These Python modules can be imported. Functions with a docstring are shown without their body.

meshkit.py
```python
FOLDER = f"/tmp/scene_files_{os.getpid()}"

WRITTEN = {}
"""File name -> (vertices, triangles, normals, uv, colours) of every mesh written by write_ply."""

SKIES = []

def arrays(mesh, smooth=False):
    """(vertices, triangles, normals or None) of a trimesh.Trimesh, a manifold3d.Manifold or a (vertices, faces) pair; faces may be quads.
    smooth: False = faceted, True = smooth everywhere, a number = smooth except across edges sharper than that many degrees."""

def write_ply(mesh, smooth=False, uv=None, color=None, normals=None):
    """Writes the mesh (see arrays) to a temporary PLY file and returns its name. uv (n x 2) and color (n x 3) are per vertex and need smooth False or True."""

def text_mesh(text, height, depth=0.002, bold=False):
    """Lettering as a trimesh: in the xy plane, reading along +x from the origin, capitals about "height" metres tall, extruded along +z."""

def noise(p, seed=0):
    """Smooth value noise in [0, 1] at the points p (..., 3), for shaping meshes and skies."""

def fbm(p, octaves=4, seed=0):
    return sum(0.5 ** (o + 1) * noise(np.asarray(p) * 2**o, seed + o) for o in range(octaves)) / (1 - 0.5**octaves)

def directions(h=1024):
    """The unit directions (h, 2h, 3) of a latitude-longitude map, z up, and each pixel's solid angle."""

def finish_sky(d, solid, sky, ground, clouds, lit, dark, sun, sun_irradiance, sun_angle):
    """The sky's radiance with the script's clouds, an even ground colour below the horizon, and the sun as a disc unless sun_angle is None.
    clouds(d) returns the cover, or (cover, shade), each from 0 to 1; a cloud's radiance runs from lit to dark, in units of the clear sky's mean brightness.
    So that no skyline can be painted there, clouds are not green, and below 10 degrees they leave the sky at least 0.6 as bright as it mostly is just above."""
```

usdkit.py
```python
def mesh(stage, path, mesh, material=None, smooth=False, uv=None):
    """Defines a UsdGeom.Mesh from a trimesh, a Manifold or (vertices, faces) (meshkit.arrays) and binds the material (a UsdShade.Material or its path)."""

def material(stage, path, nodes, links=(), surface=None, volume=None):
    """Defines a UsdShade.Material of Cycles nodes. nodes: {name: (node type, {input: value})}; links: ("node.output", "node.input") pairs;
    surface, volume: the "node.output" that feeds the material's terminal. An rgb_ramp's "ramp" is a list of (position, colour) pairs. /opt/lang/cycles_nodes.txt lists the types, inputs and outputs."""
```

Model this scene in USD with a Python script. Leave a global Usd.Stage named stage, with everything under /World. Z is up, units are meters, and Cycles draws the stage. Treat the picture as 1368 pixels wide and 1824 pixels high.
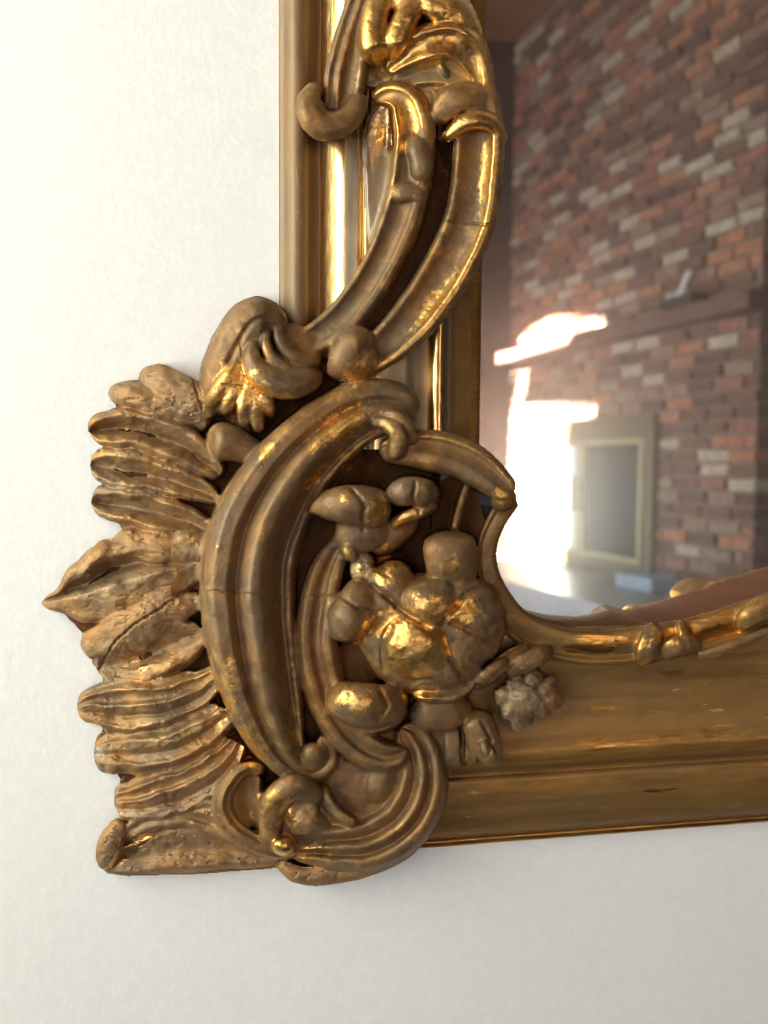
import math, random
import numpy as np, trimesh, shapely
import usdkit, meshkit
from shapely.geometry import Polygon, box as sbox
from scipy.interpolate import PchipInterpolator, CubicSpline
from pxr import Usd, UsdGeom, UsdLux, UsdShade, Gf, Sdf, Vt

# ------------------------------------------------------------------ stage, camera, light
stage = Usd.Stage.CreateInMemory()
UsdGeom.SetStageUpAxis(stage, UsdGeom.Tokens.z)
UsdGeom.SetStageMetersPerUnit(stage, 1.0)
UsdGeom.Xform.Define(stage, '/World'); UsdGeom.Scope.Define(stage, '/World/Looks')
rng = random.Random(7)

FPX, CX, CY = 1370.0, 684.0, 912.0            # focal length and centre, in photograph pixels
DIST = 0.50                                    # lens to wall, metres
YAW, PITCH, ROLL = math.radians(9.5), math.radians(3.5), math.radians(0.4)
F = np.array([math.sin(YAW)*math.cos(PITCH), math.cos(YAW)*math.cos(PITCH), -math.sin(PITCH)])
R0 = np.array([math.cos(YAW), -math.sin(YAW), 0.0]); U0 = np.cross(R0, F)
R = R0*math.cos(ROLL) + U0*math.sin(ROLL); U = U0*math.cos(ROLL) - R0*math.sin(ROLL)
EYE = np.array([0.0, -DIST, 0.0])
S = DIST/FPX                                   # metres per pixel at the wall

cam = UsdGeom.Camera.Define(stage, '/World/camera')
m = np.eye(4); m[0, :3] = R; m[1, :3] = U; m[2, :3] = -F; m[3, :3] = EYE
cam.AddTransformOp().Set(Gf.Matrix4d(m.tolist()))
cam.CreateHorizontalApertureAttr(36.0); cam.CreateVerticalApertureAttr(48.0)
cam.CreateFocalLengthAttr(36.0*FPX/1368.0)
cam.CreateFStopAttr(7.5); cam.CreateFocusDistanceAttr(0.455)
cam.CreateExposureAttr(0.0)
cam.CreateClippingRangeAttr((0.02, 100.0))

def mat(name, nodes, links=(), surface='p.BSDF'):
    return usdkit.material(stage, '/World/Looks/'+name, nodes, links, surface=surface)

def rect_light(name, centre, direction, w, h, intensity, color):
    l = UsdLux.RectLight.Define(stage, '/World/'+name)
    d = np.array(direction, float); d /= np.linalg.norm(d)
    x = np.cross([0, 0, 1.0], -d); x /= np.linalg.norm(x); y = np.cross(-d, x)
    mm = np.eye(4); mm[0, :3] = x; mm[1, :3] = y; mm[2, :3] = -d; mm[3, :3] = centre
    l.AddTransformOp().Set(Gf.Matrix4d(mm.tolist()))
    l.CreateWidthAttr(w); l.CreateHeightAttr(h); l.CreateIntensityAttr(intensity); l.CreateColorAttr(Gf.Vec3f(*color))
    return l

LEFT_X = -0.95
# soft daylight from the windows in the left-hand wall of the room
rect_light('window_light_near', (LEFT_X+0.02, -0.62, 0.42), (1, 0, 0), 0.95, 1.4, 7.2, (0.965, 1.0, 0.855))
rect_light('window_light_far', (LEFT_X+0.02, -3.1, -0.35), (1, 0, 0), 2.0, 1.5, 6.0, (0.93, 0.95, 1.12))
SUN = np.array([0.80, -0.30, -0.42]); SUN /= np.linalg.norm(SUN)
sun = UsdLux.DistantLight.Define(stage, '/World/sun')
zx = -SUN; xx = np.cross([0, 0, 1.0], zx); xx /= np.linalg.norm(xx); yy = np.cross(zx, xx)
mm = np.eye(4); mm[0, :3] = xx; mm[1, :3] = yy; mm[2, :3] = zx
sun.AddTransformOp().Set(Gf.Matrix4d(mm.tolist()))
sun.CreateIntensityAttr(36.0); sun.CreateAngleAttr(0.5); sun.CreateColorAttr(Gf.Vec3f(1.0, 0.95, 0.86))
UsdLux.LightAPI(sun).CreateNormalizeAttr(True)
amb = mat('room_ambient', {'b': ('background_shader', {'color': (0.82, 0.78, 0.88), 'strength': 0.03})}, surface='b.background')
dome = UsdLux.DomeLight.Define(stage, '/World/room_fill')  # even ambient fill, added in place of the unbuilt room
UsdShade.MaterialBindingAPI.Apply(dome.GetPrim()).Bind(amb)

# ------------------------------------------------------------------ helpers
used = {}
def numbered(parent, name):
    k = used.get((parent, name), -1) + 1; used[(parent, name)] = k
    return name if k == 0 else f'{name}_{k:03d}'
def tag(prim, label=None, cat=None, group=None, kind=None):
    for k, v in (('label', label), ('category', cat), ('group', group), ('kind', kind)):
        if v: prim.SetCustomDataByKey(k, v)
    return prim
def thing(name, label, cat):
    x = UsdGeom.Xform.Define(stage, '/World/'+numbered('/World', name))
    return tag(x.GetPrim(), label, cat)
def obj(name, mesh, material, parent=None, smooth=False, gild=None):
    pp = '/World' if parent is None else str(parent.GetPath())
    g = usdkit.mesh(stage, pp+'/'+numbered(pp, name), mesh, material, smooth=smooth)
    if gild is not None:
        UsdGeom.PrimvarsAPI(g).CreatePrimvar('gild', Sdf.ValueTypeNames.FloatArray, 'vertex').Set(Vt.FloatArray.FromNumpy(np.asarray(gild, np.float32)))
    return g.GetPrim()

def ray(px, py):
    px, py = np.asarray(px, float), np.asarray(py, float)
    return F + R*((px-CX)/FPX)[..., None] - U*((py-CY)/FPX)[..., None]
def rel(p):
    """relief coordinates (photo px, py, height above the wall in px) -> world"""
    p = np.asarray(p, float); d = ray(p[..., 0], p[..., 1])
    t = (-p[..., 2]*S - EYE[1]) / d[..., 1]
    return EYE + d*t[..., None]

# ------------------------------------------------------------------ materials
def gold_mat(name, bronze, leaf, gild, rough=0.50, leafrough=0.42, wear=1.0, metal=0.38, grain=(1, 1, 1), mottle=1.0, spec=0.5):
    """aged bronze paint over gilding: primvar 'gild' plus noise decide where leaf shows; red bole and grey gesso chips"""
    n = {
        'geo0': ('geometry', {}), 'geo': ('mapping', {'scale': grain}),
        'at': ('attribute', {'attribute': 'gild'}), 'atb': ('attribute', {'attribute': 'bole'}), 'ate': ('attribute', {'attribute': 'gesso'}), 'atc': ('attribute', {'attribute': 'hollow'}),
        'bs': ('math', {'math_type': 'multiply_add', 'value2': 0.30}), 'es': ('math', {'math_type': 'multiply_add', 'value2': 0.30}),
        'ce': ('map_range', {'from_min': -0.05, 'from_max': -0.5, 'to_min': 0.0, 'to_max': 0.05*wear, 'clamp': True}),
        'n1': ('noise_texture', {'scale': 26.0, 'detail': 6.0, 'roughness': 0.62}),
        'n2': ('noise_texture', {'scale': 95.0, 'detail': 5.0, 'roughness': 0.65}),
        'n3': ('noise_texture', {'scale': 420.0, 'detail': 4.0, 'roughness': 0.6}),
        'mp': ('mapping', {'location': (3.1, 7.7, 1.9)}),
        'n4': ('noise_texture', {'scale': 62.0, 'detail': 7.0, 'roughness': 0.72}),
        'n5': ('noise_texture', {'scale': 150.0, 'detail': 6.0, 'roughness': 0.7}),
        # bronze paint tone
        'tone': ('rgb_ramp', {'ramp': [(0.30, tuple(c*(1-0.34*mottle) for c in bronze)), (0.5, bronze), (0.72, tuple(min(1, c*(1+0.32*mottle)) for c in (bronze[0], bronze[1]*1.0, bronze[2]*0.9)))]}),
        'hue': ('map_range', {'from_min': 0.40, 'from_max': 0.64, 'to_min': 0.0, 'to_max': 1.0, 'clamp': True}),
        'n6': ('noise_texture', {'scale': 34.0, 'detail': 5.0, 'roughness': 0.6}), 'mp2': ('mapping', {'location': (9.3, 2.2, 5.5)}),
        'ochre': ('mix_color', {'blend_type': 'multiply', 'b': (1.42, 1.12, 0.66)}), 'huef': ('math', {'math_type': 'multiply', 'value2': 0.9*mottle}),
        'fl': ('attribute', {'attribute': 'flake'}), 'flm': ('math', {'math_type': 'multiply_add', 'value2': 0.42}), 'flr': ('map_range', {'from_min': 0.60, 'from_max': 0.645, 'to_min': 0.0, 'to_max': 1.0, 'clamp': True}),
        'gmx': ('math', {'math_type': 'maximum'}), 'fn': ('mix_float', {'fac': 0.5}),
        # leaf tone
        'ltone': ('rgb_ramp', {'ramp': [(0.3, (leaf[0]*0.72, leaf[1]*0.58, leaf[2]*0.5)), (0.6, leaf)]}),
        # gild mask
        'ga': ('math', {'math_type': 'multiply_add', 'value2': 0.6, 'value3': gild}),
        'gb': ('math', {'math_type': 'add'}),
        'gn': ('math', {'math_type': 'add'}),
        'gm': ('map_range', {'from_min': 0.62, 'from_max': 0.84, 'to_min': 0.0, 'to_max': 1.0, 'clamp': True}),
        'nm': ('mix_float', {'fac': 0.45}),
        'c1': ('mix_color', {}),
        # bole
        'bm': ('map_range', {'from_min': 0.665, 'from_max': 0.70, 'to_min': 0.0, 'to_max': 0.85*wear, 'clamp': True}),
        'c2': ('mix_color', {'b': (0.19, 0.065, 0.028)}),
        # pale gesso/dust flecks
        'dm': ('map_range', {'from_min': 0.70, 'from_max': 0.74, 'to_min': 0.0, 'to_max': 0.8*wear, 'clamp': True}),
        'c3': ('mix_color', {'b': (0.42, 0.36, 0.27)}),
        'met': ('math', {'math_type': 'subtract', 'use_clamp': True, 'value1': metal}),
        'met2': ('math', {'math_type': 'add', 'use_clamp': True}),
        'gmm': ('math', {'math_type': 'multiply', 'value2': 1.0-metal}),
        'dust': ('math', {'math_type': 'maximum'}),
        'r1': ('map_range', {'from_min': 0.3, 'from_max': 0.7, 'to_min': rough-0.10, 'to_max': rough+0.16, 'clamp': True}),
        'r2': ('mix_float', {'b': leafrough}),
        'r3': ('mix_float', {'b': 0.8}),
        'hb': ('mix_float', {'fac': 0.4}),
        'hc': ('math', {'math_type': 'multiply_add', 'value2': -0.5}),
        'bump': ('bump', {'strength': 0.35, 'distance': 0.0007}),
        'p': ('principled_bsdf', {'specular_ior_level': spec}),
    }
    l = [('geo0.position', 'geo.vector'), ('geo.vector', 'n1.vector'), ('geo.vector', 'n2.vector'), ('geo.vector', 'n3.vector'), ('geo.vector', 'mp.vector'), ('mp.vector', 'n4.vector'), ('mp.vector', 'n5.vector'),
         ('n2.fac', 'tone.fac'), ('geo.vector', 'mp2.vector'), ('mp2.vector', 'n6.vector'), ('n6.fac', 'hue.value'), ('hue.result', 'huef.value1'), ('huef.value', 'ochre.fac'), ('tone.color', 'ochre.a'), ('fl.fac', 'flm.value1'), ('n4.fac', 'fn.a'), ('n5.fac', 'fn.b'), ('fn.result', 'flm.value3'), ('flm.value', 'flr.value'), ('gm.result', 'gmx.value1'), ('flr.result', 'gmx.value2'), ('n3.fac', 'ltone.fac'),
         ('at.fac', 'ga.value1'), ('atc.fac', 'ce.value'), ('ga.value', 'gb.value1'), ('ce.result', 'gb.value2'),
         ('n1.fac', 'nm.a'), ('n2.fac', 'nm.b'), ('gb.value', 'gn.value1'), ('nm.result', 'gn.value2'), ('gn.value', 'gm.value'),
         ('gmx.value', 'c1.fac'), ('ochre.result', 'c1.a'), ('ltone.color', 'c1.b'),
         ('atb.fac', 'bs.value1'), ('n4.fac', 'bs.value3'), ('bs.value', 'bm.value'), ('bm.result', 'c2.fac'), ('c1.result', 'c2.a'),
         ('ate.fac', 'es.value1'), ('n5.fac', 'es.value3'), ('es.value', 'dm.value'), ('dm.result', 'c3.fac'), ('c2.result', 'c3.a'), ('c3.result', 'p.base_color'),
         ('bm.result', 'dust.value1'), ('dm.result', 'dust.value2'),
         ('gmx.value', 'gmm.value1'), ('dust.value', 'met.value2'), ('met.value', 'met2.value1'), ('gmm.value', 'met2.value2'), ('met2.value', 'p.metallic'),
         ('n2.fac', 'r1.value'), ('r1.result', 'r2.a'), ('gmx.value', 'r2.fac'), ('r2.result', 'r3.a'), ('dust.value', 'r3.fac'), ('r3.result', 'p.roughness'),
         ('n2.fac', 'hb.a'), ('n3.fac', 'hb.b'), ('bm.result', 'hc.value1'), ('hb.result', 'hc.value3'), ('hc.value', 'bump.height'), ('bump.normal', 'p.normal')]
    return mat(name, n, l)

BRONZE = (0.195, 0.123, 0.064)
LEAF = (0.86, 0.53, 0.17)
M_BRONZE = gold_mat('bronze_paint', BRONZE, LEAF, 0.02)
M_SHELL = gold_mat('worn_bronze_shell', (0.265, 0.170, 0.090), (0.7, 0.45, 0.18), 0.03, rough=0.56, wear=1.3)
M_GILT = gold_mat('old_gilding', (0.40, 0.29, 0.155), LEAF, 0.16, rough=0.42, leafrough=0.38)
M_RAIL = gold_mat('gilt_rail', (0.30, 0.225, 0.15), (0.98, 0.70, 0.30), 0.05, rough=0.38, leafrough=0.24, wear=0.5, grain=(1, 1, 0.16), mottle=0.55)
M_RAILB = gold_mat('brown_gilt_rail', (0.23, 0.128, 0.042), (0.62, 0.34, 0.09), 0.06, rough=0.46, leafrough=0.34, wear=1.2, grain=(0.16, 1, 1), mottle=0.5)
M_BEAD = gold_mat('brown_bead', (0.215, 0.150, 0.092), (0.8, 0.55, 0.24), -0.04, rough=0.5, leafrough=0.34, wear=0.6, grain=(1, 1, 0.16), mottle=0.6, metal=0.35)
M_GROOVE = gold_mat('shaded_groove', (0.15, 0.085, 0.03), (0.6, 0.36, 0.1), -0.05, rough=0.5, leafrough=0.34, wear=0.6, grain=(1, 1, 0.16), mottle=0.6, metal=0.35)  # shade of the rail groove put into a darker brown
M_DARK = gold_mat('shaded_bole_recess', (0.055, 0.024, 0.009), (0.35, 0.17, 0.05), -0.10, rough=0.8, wear=0.8, metal=0.0, spec=0.12)  # dark bole brown, with the shade of the recesses put into the colour
M_GESSO = gold_mat('worn_pale_gilding', (0.30, 0.235, 0.15), (0.7, 0.5, 0.22), 0.06, rough=0.55, metal=0.35)

M_WALL = mat('wall_plaster', {
    'geo': ('geometry', {}), 'n': ('noise_texture', {'scale': 260.0, 'detail': 2.0, 'roughness': 0.45}), 'n2': ('noise_texture', {'scale': 120.0, 'detail': 2.0}),
    'h': ('mix_float', {'fac': 0.4}), 'rmp': ('map_range', {'from_min': 0.45, 'from_max': 0.7, 'to_min': 0.0, 'to_max': 1.0, 'clamp': True}),
    'n3': ('noise_texture', {'scale': 14.0, 'detail': 4.0, 'roughness': 0.6}), 'hs': ('math', {'math_type': 'multiply_add', 'value2': 2.2}), 'b': ('bump', {'strength': 0.10, 'distance': 0.0011}), 'c': ('rgb_ramp', {'ramp': [(0.3, (0.80, 0.80, 0.785)), (0.7, (0.84, 0.84, 0.825))]}),
    'p': ('principled_bsdf', {'roughness': 0.55})},
    [('geo.position', 'n.vector'), ('geo.position', 'n2.vector'), ('n.fac', 'h.a'), ('n2.fac', 'h.b'), ('h.result', 'rmp.value'), ('geo.position', 'n3.vector'), ('n3.fac', 'hs.value1'), ('rmp.result', 'hs.value3'), ('hs.value', 'b.height'), ('b.normal', 'p.normal'), ('n2.fac', 'c.fac'), ('c.color', 'p.base_color')])
M_MIRROR = mat('old_mirror_glass', {
    'geo': ('geometry', {}), 'n': ('noise_texture', {'scale': 40.0, 'detail': 5.0}),
    'a': ('glossy_bsdf', {'color': (0.86, 0.85, 0.84), 'roughness': 0.0}), 'c': ('glossy_bsdf', {'color': (0.8, 0.8, 0.82), 'roughness': 0.22}), 'd': ('diffuse_bsdf', {'color': (0.5, 0.48, 0.47)}),
    'm1': ('mix_closure', {'fac': 0.24}), 'm2': ('mix_closure', {'fac': 0.025})},
    [('a.BSDF', 'm1.closure1'), ('c.BSDF', 'm1.closure2'), ('m1.closure', 'm2.closure1'), ('d.BSDF', 'm2.closure2')], surface='m2.closure')

def simple(name, col, rough=0.6, metal=0.0, vary=0.25, scale=30.0, bump=0.0):
    n = {'geo': ('geometry', {}), 'n': ('noise_texture', {'scale': scale, 'detail': 5.0, 'roughness': 0.6}),
         'c': ('rgb_ramp', {'ramp': [(0.3, tuple(x*(1-vary) for x in col)), (0.7, tuple(min(1, x*(1+vary)) for x in col))]}),
         'p': ('principled_bsdf', {'roughness': rough, 'metallic': metal})}
    l = [('geo.position', 'n.vector'), ('n.fac', 'c.fac'), ('c.color', 'p.base_color')]
    if bump:
        n['b'] = ('bump', {'strength': bump, 'distance': 0.004}); l += [('n.fac', 'b.height'), ('b.normal', 'p.normal')]
    return mat(name, n, l)

# ------------------------------------------------------------------ the wall
def P(px, py, h=0.0): return rel(np.array([px, py, h]))
wv = np.array([[-0.95, 0, -1.5], [2.5, 0, -1.5], [2.5, 0, 2.6], [-0.95, 0, 2.6]])
tag(obj('wall', (wv, np.array([[0, 1, 2, 3]])), M_WALL), 'white textured plaster wall behind the gilt frame', 'wall', kind='structure')

# ------------------------------------------------------------------ the mirror frame
frame = thing('mirror_frame', 'ornate gilt mirror frame with carved scroll corner on white wall', 'mirror')
GLASS_H = 8.0
X = lambda px, h: P(px, 450, h)[0]
Z = lambda py, h: P(1250, py, h)[2]

def strip(pts, axis, lo, hi, n=60, amp=0.0005, seed=0):
    """straight moulding: profile pts (pixel, h) smoothed, run along an axis from lo to hi with small unevenness"""
    pts = np.array(pts, float)
    q = []
    for (a, ha), (b, hb) in zip(pts[:-1], pts[1:]):
        k = max(2, int(np.hypot(b-a, hb-ha)/2.5))
        for t in np.linspace(0, 1, k, endpoint=False): q.append((a+(b-a)*t, ha+(hb-ha)*t))
    q.append(tuple(pts[-1])); q = np.array(q)
    for _ in range(2):                                           # round the arrises
        q[1:-1] = 0.25*q[:-2] + 0.5*q[1:-1] + 0.25*q[2:]
    s = np.linspace(lo, hi, n)
    if axis == 'z':
        a = np.array([X(p, h) for p, h in q])
        v = np.stack(np.broadcast_arrays(a[None, :], -q[None, :, 1]*S, s[:, None]), -1).astype(float)
    else:
        a = np.array([Z(p, h) for p, h in q])
        v = np.stack(np.broadcast_arrays(s[:, None], -q[None, :, 1]*S, a[None, :]), -1).astype(float)
    nz = meshkit.fbm(v*np.array([60, 60, 60]), 3, seed) - 0.5
    v[..., 1] += nz*amp*2*(q[None, :, 1] > 4)
    i, j = np.meshgrid(np.arange(n-1), np.arange(len(q)-1), indexing='ij'); k = len(q)
    f = np.stack([i*k+j, (i+1)*k+j, (i+1)*k+j+1, i*k+j+1], -1).reshape(-1, 4)
    return v.reshape(-1, 3), f, q

def gild_of(q, spans):
    g = np.zeros(len(q))
    for a, b, val in spans: g[(q[:, 0] >= a) & (q[:, 0] <= b)] = val
    for _ in range(3): g[1:-1] = (g[:-2]+2*g[1:-1]+g[2:])/4
    return g
NZ = 140
zlo, zhi = P(500, 800)[2], P(500, -160)[2]
# left rail, outermost moulding first; each moulding is a part
LEFT = [('outer_bead', [(497, 0), (497, 20), (500, 23), (506, 25), (508, 30), (514, 40), (522, 47), (530, 49), (538, 47), (545, 41), (549, 34)], [(497, 510, .05)], M_BEAD),
        ('rail_groove', [(549, 34), (552, 27), (557, 23), (563, 21), (569, 22)], [], M_GROOVE),
        ('gilt_cove', [(569, 22), (572, 27), (580, 36), (590, 46), (600, 55), (608, 60), (616, 63), (630, 65), (640, 67), (643, 62), (646, 63)], [(570, 612, 0.9), (636, 648, 0.6)], M_RAIL),
        ('middle_band', [(646, 63), (649, 69), (655, 71), (659, 66), (661, 65), (668, 70), (680, 72), (700, 71), (728, 66), (738, 59), (752, 54), (764, 52)], [(646, 690, .35)], M_RAIL),
        ('inner_bead', [(764, 52), (768, 58), (776, 65), (786, 67), (796, 63), (803, 55), (806, 47)], [(764, 800, .8)], M_RAIL),
        ('sight_slope', [(806, 47), (812, 41), (822, 37), (838, 30), (850, 25), (855, 24), (858, 20), (859, 6)], [(840, 858, .4)], M_RAILB)]
for nm, pr, sp, mt_ in LEFT:
    v, f, q = strip(pr, 'z', zlo, zhi, NZ, seed=3)
    obj(nm, (v, f), mt_, frame, smooth=True, gild=np.tile(gild_of(q, sp), NZ))
# bottom rail, from the wall edge upward
xlo, xhi = P(715, 1500)[0], P(1560, 1450)[0]
BOTTOM = [('bottom_ledge', [(1473, 0), (1473, 22), (1471, 25), (1465, 27), (1462, 25), (1461, 22)], [(1462, 1473, .45)], M_RAILB),
          ('lower_band', [(1461, 22), (1457, 30), (1449, 40), (1432, 50), (1405, 58), (1380, 61), (1366, 61), (1361, 57), (1358, 50)], [(1366, 1400, .12)], M_RAILB),
          ('upper_band', [(1358, 50), (1351, 49), (1347, 58), (1342, 67), (1334, 72), (1322, 74), (1312, 71), (1296, 65), (1268, 60), (1236, 59), (1208, 62), (1186, 68), (1165, 72), (1140, 72), (1120, 70), (1112, 60), (1110, 6)], [(1318, 1344, .2)], M_RAILB)]
NX = 320
for nm, pr, sp, mt_ in BOTTOM:
    v, f, q = strip(pr[::-1], 'x', xlo, xhi, NX, seed=11)
    sc = np.clip((meshkit.fbm(v*np.array([16, 1, 190]), 4, 31)-0.60)/0.08, 0, 1)*0.34*np.clip((meshkit.fbm(v*20, 2, 33)-0.42)/0.2, 0, 1)
    fk = np.clip((meshkit.fbm(v*np.array([22, 1, 120]), 3, 35)-0.52)/0.14, 0, 1)*0.20
    o = obj(nm, (v, f[:, ::-1]), mt_, frame, smooth=True, gild=np.tile(gild_of(q, sp), NX))
    for an, av in (('gesso', sc), ('flake', fk)):
        UsdGeom.PrimvarsAPI(UsdGeom.Mesh(o)).CreatePrimvar(an, Sdf.ValueTypeNames.FloatArray, 'vertex').Set(Vt.FloatArray.FromNumpy(av.astype(np.float32)))
# mirror glass
g0 = P(845, 450, GLASS_H)[0]; gz = P(1250, 1130, GLASS_H)[2]
gv = np.array([[g0, -GLASS_H*S, gz-0.03], [g0+0.75, -GLASS_H*S, gz-0.03], [g0+0.75, -GLASS_H*S, zhi], [g0, -GLASS_H*S, zhi]])
tag(obj('mirror_glass', (gv, np.array([[0, 1, 2, 3]])), M_MIRROR, frame), 'old silvered glass reflecting a brick chimney')

# ---- carved ornament: swept carvings in relief space
def spl(pts, n):
    pts = np.array(pts, float)
    d = np.r_[0, np.cumsum(np.linalg.norm(np.diff(pts[:, :2], axis=0), axis=1) + 1e-6)]
    t = np.linspace(0, d[-1], n)
    xy = CubicSpline(d, pts[:, :2])(t) if len(pts) > 2 else np.stack([np.interp(t, d, pts[:, k]) for k in (0, 1)], 1)
    hw = np.stack([PchipInterpolator(d, pts[:, k])(t) for k in (2, 3)], 1)
    return np.hstack([xy, hw]), t/d[-1], d[-1]
def prof(pts):
    a = np.array(pts, float); return PchipInterpolator(a[:, 0], a[:, 1])
ROUND = lambda u: np.sqrt(np.maximum(0, 1-u*u))
FLATR = lambda u: 0.6*np.maximum(0, 1-np.abs(u)**2.6)**0.6
CHANNEL = prof([(-1, -.35), (-.88, .16), (-.68, .30), (-.45, .1), (0, -.16), (.45, .1), (.68, .30), (.88, .16), (1, -.35)])
RIDGE = prof([(-1, -.3), (-.8, .08), (-.5, .10), (-.18, .42), (0, .55), (.18, .42), (.5, .10), (.8, .08), (1, -.3)])
TWO = prof([(-1, -.4), (-.85, .08), (-.62, .32), (-.35, .26), (-.12, -.04), (.1, -.04), (.35, .26), (.62, .32), (.85, .05), (1, -.4)])

# The corner is carved from one block: every carving is stamped into one relief (height above the wall over a fine grid);
# where carvings meet they flow together as gesso does; the relief is then cut into one mesh per carving.
from scipy import ndimage as ndi
GS, GX0, GY0, GNX, GNY = 1.5, 56.0, -84.0, 960, 1124
stamps, seed_no = [], [20]
def stamp(name, pts, gild, mt_, label, spacing=None):
    """pts (n, m, 3) surface samples, densified and dropped into the grid"""
    n, k = pts.shape[:2]
    du = np.linalg.norm(np.diff(pts[..., :2], axis=0), axis=-1).max() if n > 1 else 1
    dv = np.linalg.norm(np.diff(pts[..., :2], axis=1), axis=-1).max() if k > 1 else 1
    a, b = min(14, max(1, int(np.ceil(du/0.8)))), min(14, max(1, int(np.ceil(dv/0.8))))
    ii, jj = np.meshgrid(np.linspace(0, n-1, (n-1)*a+1), np.linspace(0, k-1, (k-1)*b+1), indexing='ij')
    q = [ndi.map_coordinates(pts[..., c], [ii, jj], order=1).ravel() for c in range(3)]
    g = ndi.map_coordinates(np.broadcast_to(gild, (n, k)).astype(float), [ii, jj], order=1).ravel()
    raster(name, *q, g, mt_, label)
BLEND = {'shell_flute': 9, 'foot_leaf': 8, 'boss': 14, 'boss_bump': 13, 'bud': 9, 'bud_base': 14, 'knob': 10, 'leaf': 8, 'petal': 7, 'stem_knob': 12, 'acanthus_fold': 9, 'acanthus_lobe': 9, 'bead_knob': 10, 'leaf_finger': 10, 'wing_tip': 14, 'volute_rib': 7, 'volute_tongue': 8, 'hook_curl': 8, 'lappet': 9, 'bud_lip': 8, 'volute_ring': 6, 'hollow_rib': 8, 'stem_bud': 10, 'lip_leaf': 9}
def raster(name, x, y, h, g, mt_, label):
    i = np.rint((x-GX0)/GS).astype(int); j = np.rint((y-GY0)/GS).astype(int)
    ok = (i >= 5) & (i < GNX-5) & (j >= 5) & (j < GNY-5); i, j, h, g = i[ok], j[ok], h[ok], g[ok]
    if not len(i): return
    i0, j0 = i.min()-3, j.min()-3; w, hh = i.max()-i0+4, j.max()-j0+4
    idx = (j-j0)*w+(i-i0); o = np.argsort(h, kind='stable')
    H = np.full(w*hh, -1e3); G = np.zeros(w*hh); H[idx[o]] = h[o]; G[idx[o]] = g[o]
    H = H.reshape(hh, w); G = G.reshape(hh, w)
    m = H > -900; fill = ndi.binary_closing(m, iterations=2) & ~m            # pinholes
    if fill.any():
        d, (jj, ii) = ndi.distance_transform_edt(~m, return_indices=True); H[fill] = H[jj, ii][fill]; G[fill] = G[jj, ii][fill]
    stamps.append((name, int(i0), int(j0), H, G, mt_ or M_BRONZE, label))

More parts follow.
